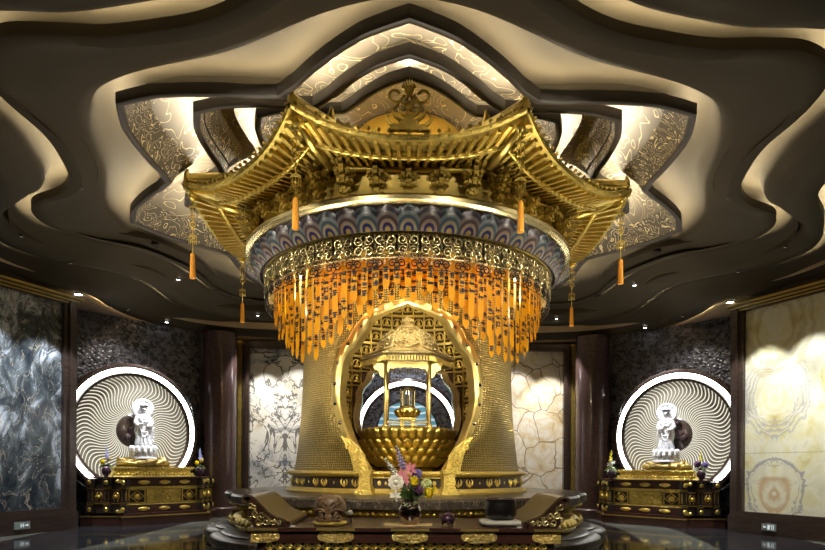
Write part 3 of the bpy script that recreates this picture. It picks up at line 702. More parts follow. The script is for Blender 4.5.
# ------------------------------------------------------------------ canopy
Z0=5.6
can=thing('canopy','large gold octagonal canopy with upturned eaves, brackets and an enamel petal ring over the shrine','canopy',(0,0,Z0))
def cp(b,m,name,sharp=40,par=None,q=None):
    o=b.build(name,m,par or can); o.matrix_local=(q if q is not None else T(0,0,-Z0)); return shade(o,sharp)
ZE=lambda t: 6.33+.36*abs(t)**2.4
def eave(t): return Vector((t*1.70,-(4.0+.12*abs(t)**3),ZE(t)))
def inner(t): return Vector((t*1.275,-3.08,6.43))
side=[]
edge=MB(); tt=[-1+2*i/32 for i in range(33)]
sec=[(-.10,-.05),(.03,-.05),(.05,-.01),(.04,.03),(-.02,.06),(-.10,.06)]       # outward, up
vs=[eave(t)+Vector((0,-o,u)) for t in tt for o,u in sec]
edge.add(vs,[(i*6+k,(i+1)*6+k,(i+1)*6+(k+1)%6,i*6+(k+1)%6) for i in range(32) for k in range(6)])
for i in range(23):
    t=-1+2*(i+.5)/23; p=eave(t)
    edge.sphere(p+Vector((0,-.03,.085)),.03,(1,1.2,1),8,5); edge.sphere(p+Vector((0,-.05,-.01)),.025,(1,.5,1),8,5)
raf=MB()
for i in range(21):
    t=-.97+1.94*i/20; a=inner(t)+Vector((0,.05,-.045)); e=eave(t)+Vector((0,.03,-.075))
    mid=(a+e)/2+Vector((0,0,-.02)); raf.tube([a,mid,e],.040,4)
    c=a.lerp(e,.55)+Vector((0,0,-.05)); raf.box(tuple(c),(.06,.10,.05))
sof=MB(); sof.grid(lambda u,v: inner(2*u-1).lerp(eave(2*u-1),v)+Vector((0,0,.0-.02*math.sin(PI*v))),24,3)
roof=MB(); 
def roofpt(u,v):
    t=2*u-1; e=eave(t)+Vector((0,.05,.08)); top=Vector((t*.497,-1.2,7.80)); p=e.lerp(top,v); p.z=lerp(e.z,top.z,v)-.30*math.sin(PI*v)*(1-.4*abs(t))+.0; return p
roof.grid(roofpt,24,12)
for i in range(13):
    roof.tube([roofpt((i+.5)/13,j/8)+Vector((0,0,.01)) for j in range(9)],.035,6)
purl=MB()
for v_ in(.0,.5): purl.tube([inner(2*i/16-1).lerp(eave(2*i/16-1),v_)+Vector((0,0,-.10)) for i in range(17)],.045,6)
meE=edge.mesh('eave_edge',M['gold_dark']); meR=raf.mesh('rafter_row',M['gold']); meS=sof.mesh('eave_soffit',M['gold_dark']); meF=roof.mesh('roof_slope',M['gold_dark']); meP=purl.mesh('purlin',M['gold'])
hip=MB(); 
def hp(v): # ridge above the corner, in the plane of azimuth 0
    R=lerp(4.42,1.3,v); z=lerp(6.80,7.85,v)-.12*math.sin(PI*v); return Vector((0,-R,z))
hip.tube([hp(i/12) for i in range(13)],[.09]*13,8)
horn=MB(); hpts=[(4.20,6.64),(4.30,6.69),(4.37,6.75),(4.41,6.82),(4.42,6.89),(4.40,6.97)]
horn.tube([(0,-R,z) for R,z in hpts],[.10,.095,.085,.07,.05,.02],8); horn2=MB(); horn2.tube([(0,-R,z) for R,z in((3.1,6.98),(3.20,7.04),(3.27,7.12),(3.30,7.22),(3.28,7.34))],[.09,.085,.07,.055,.02],8)
cb=MB(); cb.tube([(0,-3.3,6.36),(0,-3.85,6.42),(0,-4.35,6.62)],[.08,.07,.06],6)
for k in range(5): a=rad(-80+40*k); cb.tube([(0,-4.28,6.50),(.10*math.sin(a),-4.34,6.50-.09*math.cos(a)),(.15*math.sin(a),-4.36,6.52-.05*math.cos(a))],[.045,.03,.006],6)
cb.sphere((0,-4.32,6.47),.075,(1,1,1.1),10,7)
br=MB()
for i in range(4):
    z=-.42+i*.135; wl=.12+.075*i; wo=.12+.085*i
    br.box((0,-.05,z),(wl,.06,.055)); br.box((0,-wo/2,z+.0),(.06,wo,.055))
    for s in(-1,1): br.box((s*wl/2,-.05,z+.045),(.07,.09,.05)); br.box((s*wl/4,-wo*.6,z+.02),(.05,.07,.09))
    br.box((0,-wo,z+.045),(.08,.07,.05))
    for s in(-1,1): br.box((s*wl*.38,-wo*.8,z+.0),(.05,.10,.05))
br.box((0,-.02,-.49),(.10,.08,.08)); meB=br.mesh('bracket_set',M['gold_dark'])
meH=hip.mesh('hip_ridge',M['gold_dark']); meN=horn.mesh('eave_horn',M['gold']); meN2=horn2.mesh('ridge_horn',M['gold']); meC=cb.mesh('corner_beam',M['gold'])
for k in range(8):
    q=T(0,0,-Z0)@Rz(rad(45*k))
    for nm,me in(('eave_edge',meE),('rafter_row',meR),('eave_soffit',meS),('roof_slope',meF),('purlin',meP)): part(nm,me,can,q)
    q2=T(0,0,-Z0)@Rz(rad(45*k+22.5))
    for nm,me in(('hip_ridge',meH),('eave_horn',meN),('ridge_horn',meN2),('corner_beam',meC)): part(nm,me,can,q2)
    for i in range(5):
        x=-1.02+.51*i; part('bracket_set',meB,can,T(0,0,-Z0)@Rz(rad(45*k))@T(x,-3.02+.10*(1-abs(x)),6.36)@Rz(rad(x*9)))
for me in(meE,meR,meF,meH,meN,meB): shade(me,40)
b=MB(); b.lathe([(3.0,6.42),(3.02,6.36),(2.98,6.30),(2.98,5.95),(3.10,5.88),(3.16,5.82)],96); cp(b,M['gold_wall'],'bracket_wall')
b=MB(); b.lathe([(3.10,5.88),(3.24,5.86),(3.33,5.84),(3.36,5.80),(3.35,5.74),(3.30,5.71),(3.22,5.70)],128); cp(b,M['gold_pol'],'trim_ring')
b=MB(); b.lathe([(3.25,5.74),(3.16,5.56),(3.03,5.38),(2.9,5.35)],128); cp(b,M['dkpanel'],'petal_ring_bed')
pp=MB(); n=10
def pealobe(u,v):
    x=(u-.5)*2; wv=.214*(1 if v<.45 else math.sqrt(max(0,1-((v-.45)/.55)**2)))**.8; 
    return Vector((x*wv,-.035-.055*(1-x*x)*math.sin(PI*min(1,v*.9+.1)),  .40*v+(.03*(1-abs(x)) if v>.9 else 0)))
pp.grid(pealobe,10,10)
mp=[pp.mesh('enamel_petal',M['pea1']),pp.mesh('enamel_petal_mauve',M['pea2'])]
tilt=math.atan2(.22,.34)
for i in range(58):
    az=2*PI*i/58; q=T(0,0,-Z0)@Matrix.Translation(pol(3.02,az,5.37))@Rz(az)@Rx(tilt*.95); part('enamel_petal',mp[i%2],can,q)
# beaded skirt with black scroll ironwork
bs=MB(); rr=random.Random(3)
b=MB(); b.lathe([(3.0,5.38),(2.98,5.35),(2.93,5.34)],128); cp(b,M['gold_dark'],'skirt_rail')
for i in range(230):
    az=2*PI*i/230
    if abs((az+PI)%(2*PI)-PI)>rad(112): continue
    n=10+round(4*abs(math.sin(i*PI/11.5)))
    for k in range(n): bs.sphere(pol(2.93-.004*k,az,5.33-k*.034),.0145 if (i+k)%3 else .019,(1,1,1),6,4)
o=cp(bs,M['bead'],'bead_curtain'); o['kind']='stuff'
ir=MB(); 
for s in(-1,1):
    ir.tube([(x*s,-.012,z) for x,z in spiral(.095,.10,.088,1.4,PI)],.014,5); ir.tube([(x*s,-.012,z) for x,z in spiral(.09,-.085,.085,1.4,PI,sgn=-1)],.014,5)
    ir.tube([(0,-.012,.20),(s*.05,-.012,.14),(s*.01,-.012,0),(s*.05,-.012,-.13),(0,-.012,-.19)],.012,5)
ir.box((0,-.012,-.20),(.37,.012,.016)); mi=ir.mesh('iron_scroll',M['blackiron']); mg=ir.mesh('silver_gold_scroll',M['gold_pol'])
for i in range(50): part('silver_gold_scroll',mg,can,T(0,0,-Z0)@place(2.955,2*PI*i/50,5.15)); part('iron_scroll',mi,can,T(0,0,-Z0)@place(2.94,2*PI*(i+.5)/50,4.93)@Matrix.Scale(.85,4))
# roof crown drum
b=MB(); b.lathe([(1.22,7.7),(1.22,7.8),(1.17,7.85),(1.17,8.40),(1.12,8.46),(1.0,8.5),(.02,8.5)],64); cp(b,M['amber'],'crown_drum')
# openwork finial on the front eave
fin=thing('flaming_jewel_finial','openwork gold scroll finial with a flaming jewel on the front eave of the canopy','finial',(0,-3.99,6.435))
b=MB(); b.prism([(-.30,0),(.30,0),(.26,.05),(.16,.08),(.12,.14),(-.12,.14),(-.16,.08),(-.26,.05)],.08); b.sphere((0,0,.36),.075,(1,.5,1),12,8); b.tube([(.155*math.cos(2*PI*i/24),0,.36+.155*math.sin(2*PI*i/24)) for i in range(24)],.022,6,True)
for i in range(8): a=2*PI*i/8+.2; b.tube([(.07*math.cos(a),-.02,.36+.07*math.sin(a)),(.12*math.cos(a+.3),-.03,.36+.12*math.sin(a+.3)),(.15*math.cos(a),0,.36+.15*math.sin(a))],[.016,.013,.01],5)
b.box((0,0,.19),(.14,.05,.10))
for s in(-1,1):
    b.tube([(s*.10,0,.14),(s*.20,-.02,.2),(s*.24,-.02,.3),(s*.16,-.03,.36)],[.035,.03,.025,.02],6); b.tube([(s*.14,0,.06),(s*.28,0,.10),(s*.33,0,.2),(s*.28,0,.26)],[.03,.03,.02,.008],6); b.sphere((s*.28,0,.30),.03,(1.6,.6,.8),8,5)
    b.tube([(s*.05,-.06,.28),(s*.1,-.07,.38),(s*.02,-.07,.45)],.014,5)
b.build('scroll_body',M['gold_dark'],fin)
for s in(-1,1):
    g=MB(); g.tube([(s*.06,0,.50)]+[(s*x,0,z) for x,z in spiral(.20,.52,.115,.95,PI,24,.55)],.024,6); g.build('ram_horn_scroll',M['gold_dark'],fin)
g=MB(); g.sphere((0,0,.60),.075,(1,.6,1.1),12,8)
for k in range(-3,4): a=rad(k*22); g.tube([(.06*math.sin(a),0,.60+.06*math.cos(a)),(.11*math.sin(a),0,.60+.11*math.cos(a)),(.10*math.sin(a),0,.62+.15*math.cos(a))],[.022,.016,.003],5)
g.build('flaming_jewel',M['gold_dark'],fin)

# ------------------------------------------------------------------ hanging tassel pendants at the corners
def pendant_parts():
    c=MB(); c.tube([(0,0,0),(0,0,-1.15)],.010,5); c.sphere((0,0,-.06),.03); 
    m=MB(); m.tube([(.055*math.cos(a),0,-.52+.055*math.sin(a)) for a in [2*PI*i/16 for i in range(16)]],.016,6,True); m.sphere((0,0,-.43),.025); m.sphere((0,0,-.61),.028)
    f=MB()
    f.prism([(-.10,-.17),(-.075,-.13),(0,-.11),(.075,-.13),(.10,-.17),(0,-.15)],.03); 
    for x in(-.06,.06): f.tube([(x,0,-.16),(x,0,-.36)],.010,5); f.sphere((x,0,-.37),.018)
    f.box((0,0,-.36),(.13,.02,.02))
    f2=MB(); f2.prism([(-.10,-.80),(-.075,-.76),(0,-.72),(.075,-.76),(.10,-.80),(0,-.78)],.03)
    for x in(-.08,-.045,.045,.08): f2.tube([(x,0,-.79),(x,0,-.95)],.008,5)
    f2.sphere((0,0,-.88),.03); 
    t=MB(); t.lathe([(.012,-1.13),(.04,-1.16),(.05,-1.19),(.042,-1.22),(.045,-1.3),(.055,-1.66),(.05,-1.68),(.0,-1.68)],12)
    for k in range(14): a=2*PI*k/14; t.tube([pol(.043,a,-1.22),pol(.055,a,-1.68)],.006,4)
    return (('chain',c.mesh('pendant_chain',M['gold'])),('medallion',m.mesh('pendant_medallion',M['gold'])),('upper_frame',f.mesh('pendant_upper_frame',M['gold'])),('lower_frame',f2.mesh('pendant_lower_frame',M['gold'])),('tassel',t.mesh('pendant_tassel',M['tassel'])))
pps=pendant_parts()
for az,lb in((-22.5,'gold pendant with orange tassel at the front left eave corner, before the rafters'),(22.5,'gold pendant with orange tassel at the front right eave corner, before the rafters'),(-67.5,'gold pendant with orange tassel at the far left eave corner, outermost on the left'),(67.5,'gold pendant with orange tassel at the far right eave corner, outermost on the right'),(-112.5,'gold pendant with orange tassel at the rear left eave corner, left of the ribbons'),(112.5,'gold pendant with orange tassel at the rear right eave corner, right of the ribbons')):
    p=pol(4.31,rad(az),6.42); t=thing('tassel_pendant',lb,'pendant',p,0,'tassel pendants at the canopy corners')
    t.scale=(.86,.86,.86)
    for nm,me in pps: part(nm,me,t)

# ------------------------------------------------------------------ orange ribbons
def rlen(az,ring):
    lo=2.05+.93*math.cos(4*az)*(1 if abs(az)<rad(45) else .95)
    z=CAMZ+2.48+.46*math.cos(4*az) if abs(az)<rad(45) else CAMZ+2.60+.58*math.cos(4*az)
    return z
rg=random.Random(11)
def glyph(g):                                   # one brush-like character, strokes only
    m=MB(); r=random.Random(g)
    for i in range(5+r.randrange(3)):
        x,z=r.uniform(-.025,.025),r.uniform(-.045,.045); 
        if r.random()<.5: m.box((x*.5,0,z),(r.uniform(.035,.06),.002,.011))
        else: m.box((x,0,z*.5),(.011,.002,r.uniform(.04,.085)))
    for i in range(2): m.box((0,0,r.uniform(-.03,.03)),(.05,.002,.012),None)
    return m
GL=[glyph(i) for i in range(12)]
def ribbon(az,R,ztop,zbot,seed):
    L=ztop-zbot; wd=.056; m=MB(); N=8
    rows=[(x,z) for z in [-(L-.07)*i/N for i in range(N+1)] for x in(-wd,wd)]
    f=lambda x,z,s: Vector((x,s*.003+.012*math.sin(z*4+seed)*(-z/L),z))
    pts=[p for p in rows]+[(0,-L)]
    for s in(-1,1):
        vs=[f(x,z,s) for x,z in pts]; k=len(pts)-1
        m.add(vs,[(2*i,2*i+1,2*i+3,2*i+2)[::-1 if s>0 else 1] for i in range(N)]+[(k-2,k-1,k)])
    return m
def lettering(L,seed):
    m=MB(); r=random.Random(seed); z=-.16-r.random()*.12
    while z>-L+.14:
        for q in range(2+r.randrange(3)):
            if z<=-L+.12: break
            zz=z; mm=GL[r.randrange(12)]
            m.merge(mm,T(0,-.0065+.012*math.sin(zz*4+seed)*(-zz/L),zz)@Matrix.Diagonal((1.75,1,1.25,1))); z-=.128
        z-=.16+r.random()*.1
    return m
def ribbons(R,n,ztop,dz,stag,tname,seed0):
    half=int(n*105/360); lst=[]
    for i in range(-half,half+1):
        az=2*PI*(i+stag)/n
        if abs(az)>rad(104): continue
        zb=rlen(az,0)+dz+(.045 if i%2 else -.045)+.04*math.sin(i*2.1)
        lst.append((i,az,zb))
    for i,az,zb in lst:
        L=ztop-zb
        k=i if stag==0 else (i+1 if i>=0 else i)
        if k==0: where='at the very centre'
        else: where='%s %s of centre'%(ORD[abs(k)-1],'right' if k>0 else 'left')
        t=thing('ribbon_banner','orange ribbon with black writing, %s, %s'%(tname,where),'ribbon',pol(R,az,ztop),az,'orange ribbon banners in the '+tname+' under the canopy')
        sd=seed0+i; ribbon(az,R,ztop,zb,sd).build('ribbon',M['ribbon'],t); lettering(L,sd).build('lettering',M['ink'],t)
ribbons(2.78,94,5.03,.12,0,'outer ring',100)
ribbons(2.62,88,5.03,-.08,.5,'inner ring',300)
b=MB(); b.lathe([(2.97,5.06),(2.86,5.03),(2.1,5.03)],96); cp(b,M['gold_dark'],'ribbon_ceiling')
# ------------------------------------------------------------------ halo discs
def halo(mw, label, rear=False):
    t=thing('halo_disc',label,'halo disc'); t.matrix_world=mw
    XZ=Rx(PI/2)                                   # lathe axis -> local -y
    def L(prof,m,name,n=96): b=MB(); b.lathe([(r,y) for r,y in prof],n); b.xf(XZ); return shade(b.build(name,m,t),40)
    L([(1.83,-.44),(1.83,-.02),(1.80,.03),(1.74,.05),(1.715,.03)],M['frame'],'outer_frame')
    L([(1.72,-.01),(1.575,-.01)],M['ring_white'],'light_ring')
    L([(1.585,.0),(1.565,.05),(1.53,.05),(1.50,.03),(1.49,-.02)],M['frame'],'inner_frame')
    if rear:
        L([(1.5,-.02),(1.06,-.04)],M['carved'],'dark_band'); L([(1.08,-.05),(1.07,-.0),(1.03,-.0),(1.02,-.05)],M['frame'],'pane_frame'); L([(1.05,-.04),(.01,-.04)],M['blueglow'],'blue_pane')
        b=MB(); b.box((0,-.02,.15),(2.02,.03,.03)); b.box((0,-.02,.42),(1.8,.03,.03)); b.box((0,-.02,-.1),(2.02,.03,.05)); b.build('pane_bars',M['white'],t); return t
    L([(1.5,-.03),(.44,-.03)],M['disc'],'disc')
    N=74
    for nm,mm,w_,h_,sh in(('glowing_wave_lines',M['ray'],.0125,.0,0),):
        b=MB()
        for i in range(N):
            a0=2*PI*(i+sh)/N; vs=[]; K=22
            for k in range(K+1):
                r=lerp(.45,1.485,k/K); a=a0+.17*math.sin(2*PI*(r-.45)/1.05)*(1-.35*k/K)+.12*(r-.45); ca,sa=math.cos(a),math.sin(a); wk=w_*(.6+.7*r/1.5); y=-(-.015+h_)
                vs+=[(r*ca+sa*wk,y,r*sa-ca*wk),(r*ca-sa*wk,y,r*sa+ca*wk)]
            b.add(vs,[(2*k,2*k+1,2*k+3,2*k+2) for k in range(K)])
            if h_: b.add([(v[0],.03,v[2]) for v in vs]+vs,[(2*k,2*k+2,2*K+2+2*k+2,2*K+2+2*k) for k in range(K)]+[(2*k+1,2*K+3+2*k,2*K+5+2*k,2*k+3) for k in range(K)])
        b.build(nm,mm,t)
    L([(.46,-.03),(.46,.04),(.43,.06),(.01,.06)],M['frame'],'dark_hub')
    b=MB(); r=random.Random(5)
    for i in range(16):
        a=r.uniform(0,2*PI); q=r.uniform(.05,.33); b.sphere((q*math.cos(a),-.06,q*math.sin(a)),r.uniform(.06,.11),(1,.5,1),8,6)
    b.build('hub_carving',M['pillar'],t); return t
ZD=2.46
halo(nM(-1)@T(0,0,ZD),'round wave-lined disc with a glowing white ring behind the left white statue')
halo(nM(1)@T(0,0,ZD),'round wave-lined disc with a glowing white ring behind the right white statue')
halo(T(0,7.75,2.78),'blue-centred disc with a white ring seen through the shrine opening',True)

# ------------------------------------------------------------------ side altars
def plaque(): 
    b=MB(); b.sphere((0,0,0),.07,(1.9,.25,.8),14,6); b.sphere((0,-.012,0),.045,(1.6,.3,.7),10,6)
    for s in(-1,1): b.sphere((s*.12,0,0),.03,(1,.4,1),8,5)
    return b.mesh('plaque',M['gold'])
PLQ=plaque()
_b=MB(); _b.sphere((0,0,0),.06,(1,.4,1),10,6); BOSS=_b.mesh('gold_boss',M['gold'])
def altar(s):
    A=-s*.42; nm='left' if s<0 else 'right'; vr=1     # local +x is viewer-right
    t=thing('side_altar','dark lacquer altar with gold panels under the %s white statue'%nm,'altar'); mw=nM(s)@T(A,0,0); t.matrix_world=mw
    b=MB()
    b.box((0,-.645,.12),(2.30,1.11,.24)); b.box((0,-.62,.27),(2.2,1.04,.06)); b.build('base_step',M['lacq'],t)
    b=MB(); b.box((0,-.65,.225),(2.34,1.12,.028)); b.build('gold_edge_strip',M['gold'],t)
    b=MB(); b.box((0,-.515,.74),(1.9,.82,.86)); b.build('body',M['dkpanel'],t)
    b=MB(); b.box((0,-.54,.40),(1.96,.88,.20)); b.box((0,-.54,1.09),(1.96,.88,.20)); b.build('rails',M['lacq'],t)
    b=MB()
    for z,h in((.52,.03),(.93,.03),(1.0,.012)): b.box((0,-.535,z),(1.94,.87,h))
    b.box((0,-.95,.965),(1.8,.03,.03))
    b.build('gold_mouldings',M['gold_orn'],t)
    # front panels
    for x,wd in((-.70,.40),(.70,.40)):
        g=MB(); F_=-.935
        for dx in(-1,1): g.box((x+dx*wd/2,F_,.725),(.03,.03,.36))
        for dz in(-1,1): g.box((x,F_,.725+dz*.17),(wd,.03,.025))
        for q in range(4):
            a=rad(90*q); p0=Vector((x+.17*math.cos(a),F_,.725+.14*math.sin(a))); p1=Vector((x+.17*math.cos(a+PI/2),F_,.725+.14*math.sin(a+PI/2))); g.tube([p0,p1],.012,5)
        g.sphere((x,F_,.72),.085,(1.1,.5,.9),12,8); g.build('diamond_panel',M['gold'],t)
    g=MB(); r=random.Random(9); g.box((0,-.93,.725),(.92,.02,.36))
    for i in range(34): g.sphere((r.uniform(-.40,.40),-.945,r.uniform(.60,.85)),r.uniform(.03,.07),(1.3,.4,.8),8,5)
    g.build('relief_panel',M['gold_dark'],t)
    for z in(.40,1.09):
        for x in(-.54,0,.54): part('plaque',PLQ,t,T(x,-.985,z))
    # bracketed corner posts with bosses
    for sx in(-1,1):
        W=T(sx*.98,-.98,0)@Rz(sx*rad(46))                     # angled wing running back from the front corner
        g=MB(); g.box((sx*.47,.24,.74),(.94,.44,.88),W); g.build('wing_body',M['dkpanel'],t)
        g=MB(); g.box((sx*.52,.2,.12),(1.15,.64,.24),W); g.build('wing_step',M['lacq'],t)
        g=MB(); g.box((sx*.52,.2,.225),(1.18,.68,.026),W); g.build('gold_edge_strip',M['gold'],t)
        g=MB(); g.box((sx*.5,.24,1.205),(1.1,.58,.035),W); g.build('wing_top',M['lacq'],t)
        for k,x in enumerate((.04,.46,.88)):
            g=MB(); g.box((sx*x,0,.74),(.11,.10,.88),W)
            for z in(.40,1.08): g.box((sx*x,-.02,z),(.21,.16,.17),W)
            for z in(.60,.90): g.box((sx*x,0,z),(.16,.13,.05),W)
            g.build('corner_post',M['dkpanel'],t)
            for z in(.40,1.08): part('gold_boss',BOSS,t,W@T(sx*x,-.11,z))
            h=MB()
            for z in(.52,.565,.93,.97): h.box((sx*x,0,z),(.17,.14,.018),W)
            for q in(-1,1): h.box((sx*x+q*.05,-.03,.74),(.012,.06,.36),W)
            h.build('gold_collar',M['gold'],t)
        for x in(.25,.67):
            g=MB(); g.box((sx*x,.0,.725),(.26,.03,.40),W); g.build('wing_panel',M['lacq'],t)
            h=MB(); h.sphere(W@Vector((sx*x,-.03,.72)),.06,(1,1,1),10,7); h.box((sx*x,-.01,.55),(.24,.03,.02),W); h.box((sx*x,-.01,.90),(.24,.03,.02),W)
            for q in(-1,1): h.tube([W@Vector((sx*x+q*.03,-.02,.84)),W@Vector((sx*x+q*.09,-.02,.72)),W@Vector((sx*x+q*.03,-.02,.60))],.012,5)
            h.build('wing_medallion',M['gold'],t)
        g=MB()
        for z in(.36,1.12): g.box((sx*1.10,-1.0,z),(.20,.09,.07)); g.sphere((sx*1.20,-1.0,z),.05,(1,1,1),8,6)
        g.build('side_scroll',M['gold_dark'],t)
    b=MB(); b.box((0,-.58,1.205),(2.1,1.0,.035)); b.build('top_board',M['lacq'],t)
    # gold stepped stand
    g=thing('gold_stand','gold carved stepped stand on the %s side altar'%nm,'stand'); g.matrix_world=mw@T(-A*.35,0,1.222)
    b=MB()
    for z,wd,dp,h in((.025,2.20,.66,.05),(.075,2.12,.62,.05),(.14,2.0,.54,.08),(.2,2.1,.60,.04),(.245,2.16,.64,.05)): b.box((0,-.42,z),(wd,dp,h))
    b.build('tiers',M['gold_orn'],g); b=MB()
    for i in range(26):
        b.sphere((-1.03+2.06*i/25,-.735,.075),.036,(1,.5,.9),8,5); b.sphere((-.98+1.96*i/25,-.72,.215),.034,(1,.5,.9),8,5)
    b.build('petal_row',M['gold'],g)
    # rock seat
    k=thing('rock_seat','carved gold-brown rock seat under the %s white statue'%nm,'seat'); k.matrix_world=mw@T(-A*.8,-.42,1.492)
    b=MB(); r=random.Random(20+s)
    b.sphere((0,0,.08),.30,(2.3,1.2,.42),24,10)
    for i in range(22):
        a=r.uniform(0,2*PI); q=r.uniform(.55,1.0); b.tube([(q*.68*math.cos(a),q*.34*math.sin(a)-.02,.05),(q*.6*math.cos(a+.5),q*.32*math.sin(a+.5),.16),(q*.45*math.cos(a+1),q*.3*math.sin(a+1),.18)],[.10,.085,.05],8)
    b.v=[Vector((p.x,p.y,max(0,min(.205 if abs(p.x)<.34 else .26,p.z*(1+.25*math.sin(p.x*17+p.y*9)))))) for p in b.v]; b.build('rock',simple('gold_brown_rock_'+nm,(.42,.30,.09),.4,.7,9,.6,.04),k)
    return mw,A
MWL,AL=altar(-1); MWR,AR=altar(1)

def statue(mw,label,left):
    t=thing('deity_statue',label,'statue'); t.matrix_world=mw
    b=MB()
    for R,z,h,n in((.30,.10,.16,14),(.31,.20,.15,14),(.29,.02,.12,14)):
        me=None
        for i in range(n): a=2*PI*(i+.5*(z>.15))/n; b.sphere(pol(R,a,z+h/2),h*.5,(.8,.8,1.2),8,6)
    b.lathe([(.34,0),(.34,.05),(.28,.09),(.29,.30),(.24,.33),(.0,.33)],24); b.build('lotus_pedestal',M['white'],t)
    # one continuous robed figure
    g=MB(); prof=[(.0,.30),(.20,.31),(.225,.40),(.20,.55),(.175,.75),(.165,.90),(.175,1.02),(.185,1.10),(.15,1.18),(.07,1.22),(.055,1.25),(.055,1.28),(.0,1.29)]
    g.lathe(prof,24); g.v=[Vector((p.x,p.y*.72,p.z)) for p in g.v]
    g.sphere((0,-.015,1.36),.085,(.85,.95,1.12),16,12); g.sphere((0,-.095,1.35),.016,(.8,1,1.6),8,6)             # head, nose
    for s in(-1,1):
        g.sphere((s*.075,.0,1.345),.02,(.5,.7,2.0),8,6); g.sphere((s*.032,-.083,1.375),.012,(1.5,.6,.6),8,5)
        g.tube([(s*.15,0,1.13),(s*.20,-.03,.98),(s*.16,-.12,.90),(s*.05,-.17,.95 if s<0 else .88)],[.065,.062,.05,.035],10)
        g.tube([(s*.17,-.08,.92),(s*.19,-.06,.75),(s*.17,-.05,.58)],[.05,.055,.03],8)                              # hanging sleeve
        g.tube([(s*.12,-.12,.85),(s*.06,-.155,.65),(s*.10,-.14,.42)],[.018,.02,.018],6)
    g.tube([(-.14,-.06,1.12),(-.05,-.14,1.0),(.08,-.14,1.0),(.14,-.06,1.12)],.018,6)
    for k in range(3): g.tube([(-.12,-.11,.78-.12*k),(0,-.155,.72-.12*k),(.12,-.11,.78-.12*k)],.015,6)
    g.tube([(-.02,-.155,.62),(0,-.165,.45),(.02,-.16,.34)],.02,6)
    g.sphere((0,.0,1.47),.06,(1,1,1.2),12,8)
    o=g.build('figure',M['white'],t); md=o.modifiers.new('r','REMESH'); md.mode='VOXEL'; md.voxel_size=.012; md.use_smooth_shade=True
    b=MB(); b.lathe([(.085,1.40),(.10,1.46),(.07,1.50)],16)
    for i in range(9): a=rad(-80+20*i); b.tube([pol(.09,a,1.42),pol(.10,a,1.52 if i!=4 else 1.56)],[.02,.004],5)
    b.build('crown',M['white'],t)
    h=MB(); hz=1.38; R=.255
    h.lathe([(R+.02,-.015),(R+.02,.015),(R-.03,.02),(R-.04,.01),(.01,.01)],40); h.lathe([(R+.02,-.015),(.01,-.015)],40); h.xf(T(0,.10,hz)@Rx(PI/2)); 
    for i in range(22): a=2*PI*i/22; h.sphere((R*math.cos(a),.10,hz+R*math.sin(a)),.03,(1,.5,1),8,5)
    h.build('halo',M['white'],t)
    if left:
        v=MB()
        for k in range(5): v.tube([(.17+.02*k,-.03,.55+.06*k),(.25,-.05,.5+.09*k),(.24+.02*math.sin(k),-.06,.42+.1*k)],[.03,.022,.01],6)
        v.build('scarf',M['white'],t)
    return t
statue(MWL@T(-AL*.8,-.42,1.70)@Matrix.Scale(.98,4)@Rz(rad(-12)),'white carved robed figure with round halo on the left altar, before the disc',True)
statue(MWR@T(-AR*.8,-.42,1.70)@Matrix.Scale(.98,4)@Rz(rad(12)),'white carved robed figure with round halo on the right altar, before the disc',False)

# ------------------------------------------------------------------ flowers
def stem_b(p0,p1,r=.006):
    b=MB(); p0,p1=Vector(p0),Vector(p1); mid=(p0+p1)/2+Vector(((p1.x-p0.x)*-.12,0,.03)); b.tube([p0,mid,p1],r,5); return b
def bloom_b(kind,c,s,seed=0):
    b=MB(); r=random.Random(seed); c=Vector(c)
    def pet(dirn,up,l,w,curl=.3):
        d=Vector(dirn).normalized(); sd=d.cross(Vector(up)); sd=sd.normalized() if sd.length>1e-4 else Vector((1,0,0)); n=sd.cross(d)
        b.grid(lambda u,v: c+d*(l*v)+sd*((u-.5)*w*math.sin(PI*min(.97,.12+.8*v)))+n*(curl*l*v*v),2,4)
    if kind=='mum':
        for i in range(110):
            z=1-2*(i+.5)/110; a=i*2.39996; q=math.sqrt(1-z*z); d=Vector((q*math.cos(a),q*math.sin(a)*.8-.25,z)); pet(d,(0,0,1) if abs(z)<.9 else (1,0,0),s*r.uniform(.9,1.08),s*.42,.18)
        b.sphere(c,s*.78)
    elif kind=='peony':
        for ring,(n,e,l,w) in enumerate(((9,-.1,1.0,.75),(8,.35,.9,.7),(6,.9,.7,.6))):
            for i in range(n): a=2*PI*(i+.5*ring)/n; d=Vector((math.cos(a),-e-.15,math.sin(a))); pet(d,(0,-1,0),s*l,s*w*1.3,-.25)
        b.sphere(c+Vector((0,-s*.25,0)),s*.3)
    elif kind=='lily':
        for i in range(6): a=2*PI*i/6+r.random(); d=Vector((math.cos(a),-.55,math.sin(a))); pet(d,(0,-1,0),s,s*.5,-.3)
        for i in range(4): b.tube([c,c+Vector((r.uniform(-.3,.3),-.8,r.uniform(-.3,.3)))*s],.003,4)
    elif kind=='ball':
        for i in range(40):
            z=1-2*(i+.5)/40; a=i*2.39996; q=math.sqrt(1-z*z); b.sphere(c+Vector((q*math.cos(a),q*math.sin(a),z))*s*.8,s*.28,(1,1,1),6,4)
    return b
def spike_b(p0,p1,s,n=22,seed=0):
    b=MB(); r=random.Random(seed); p0,p1=Vector(p0),Vector(p1)
    for i in range(n):
        t=i/(n-1); p=p0.lerp(p1,t); a=i*2.4; k=s*(1-.65*t); c=p+Vector((math.cos(a),math.sin(a),.2))*k*.7
        for j in range(4): q=a+j*1.6; b.sphere(c+Vector((math.cos(q),math.sin(q),.3*math.sin(j)))*k*.4,k*.42,(1,1,.7),6,4)
    return b
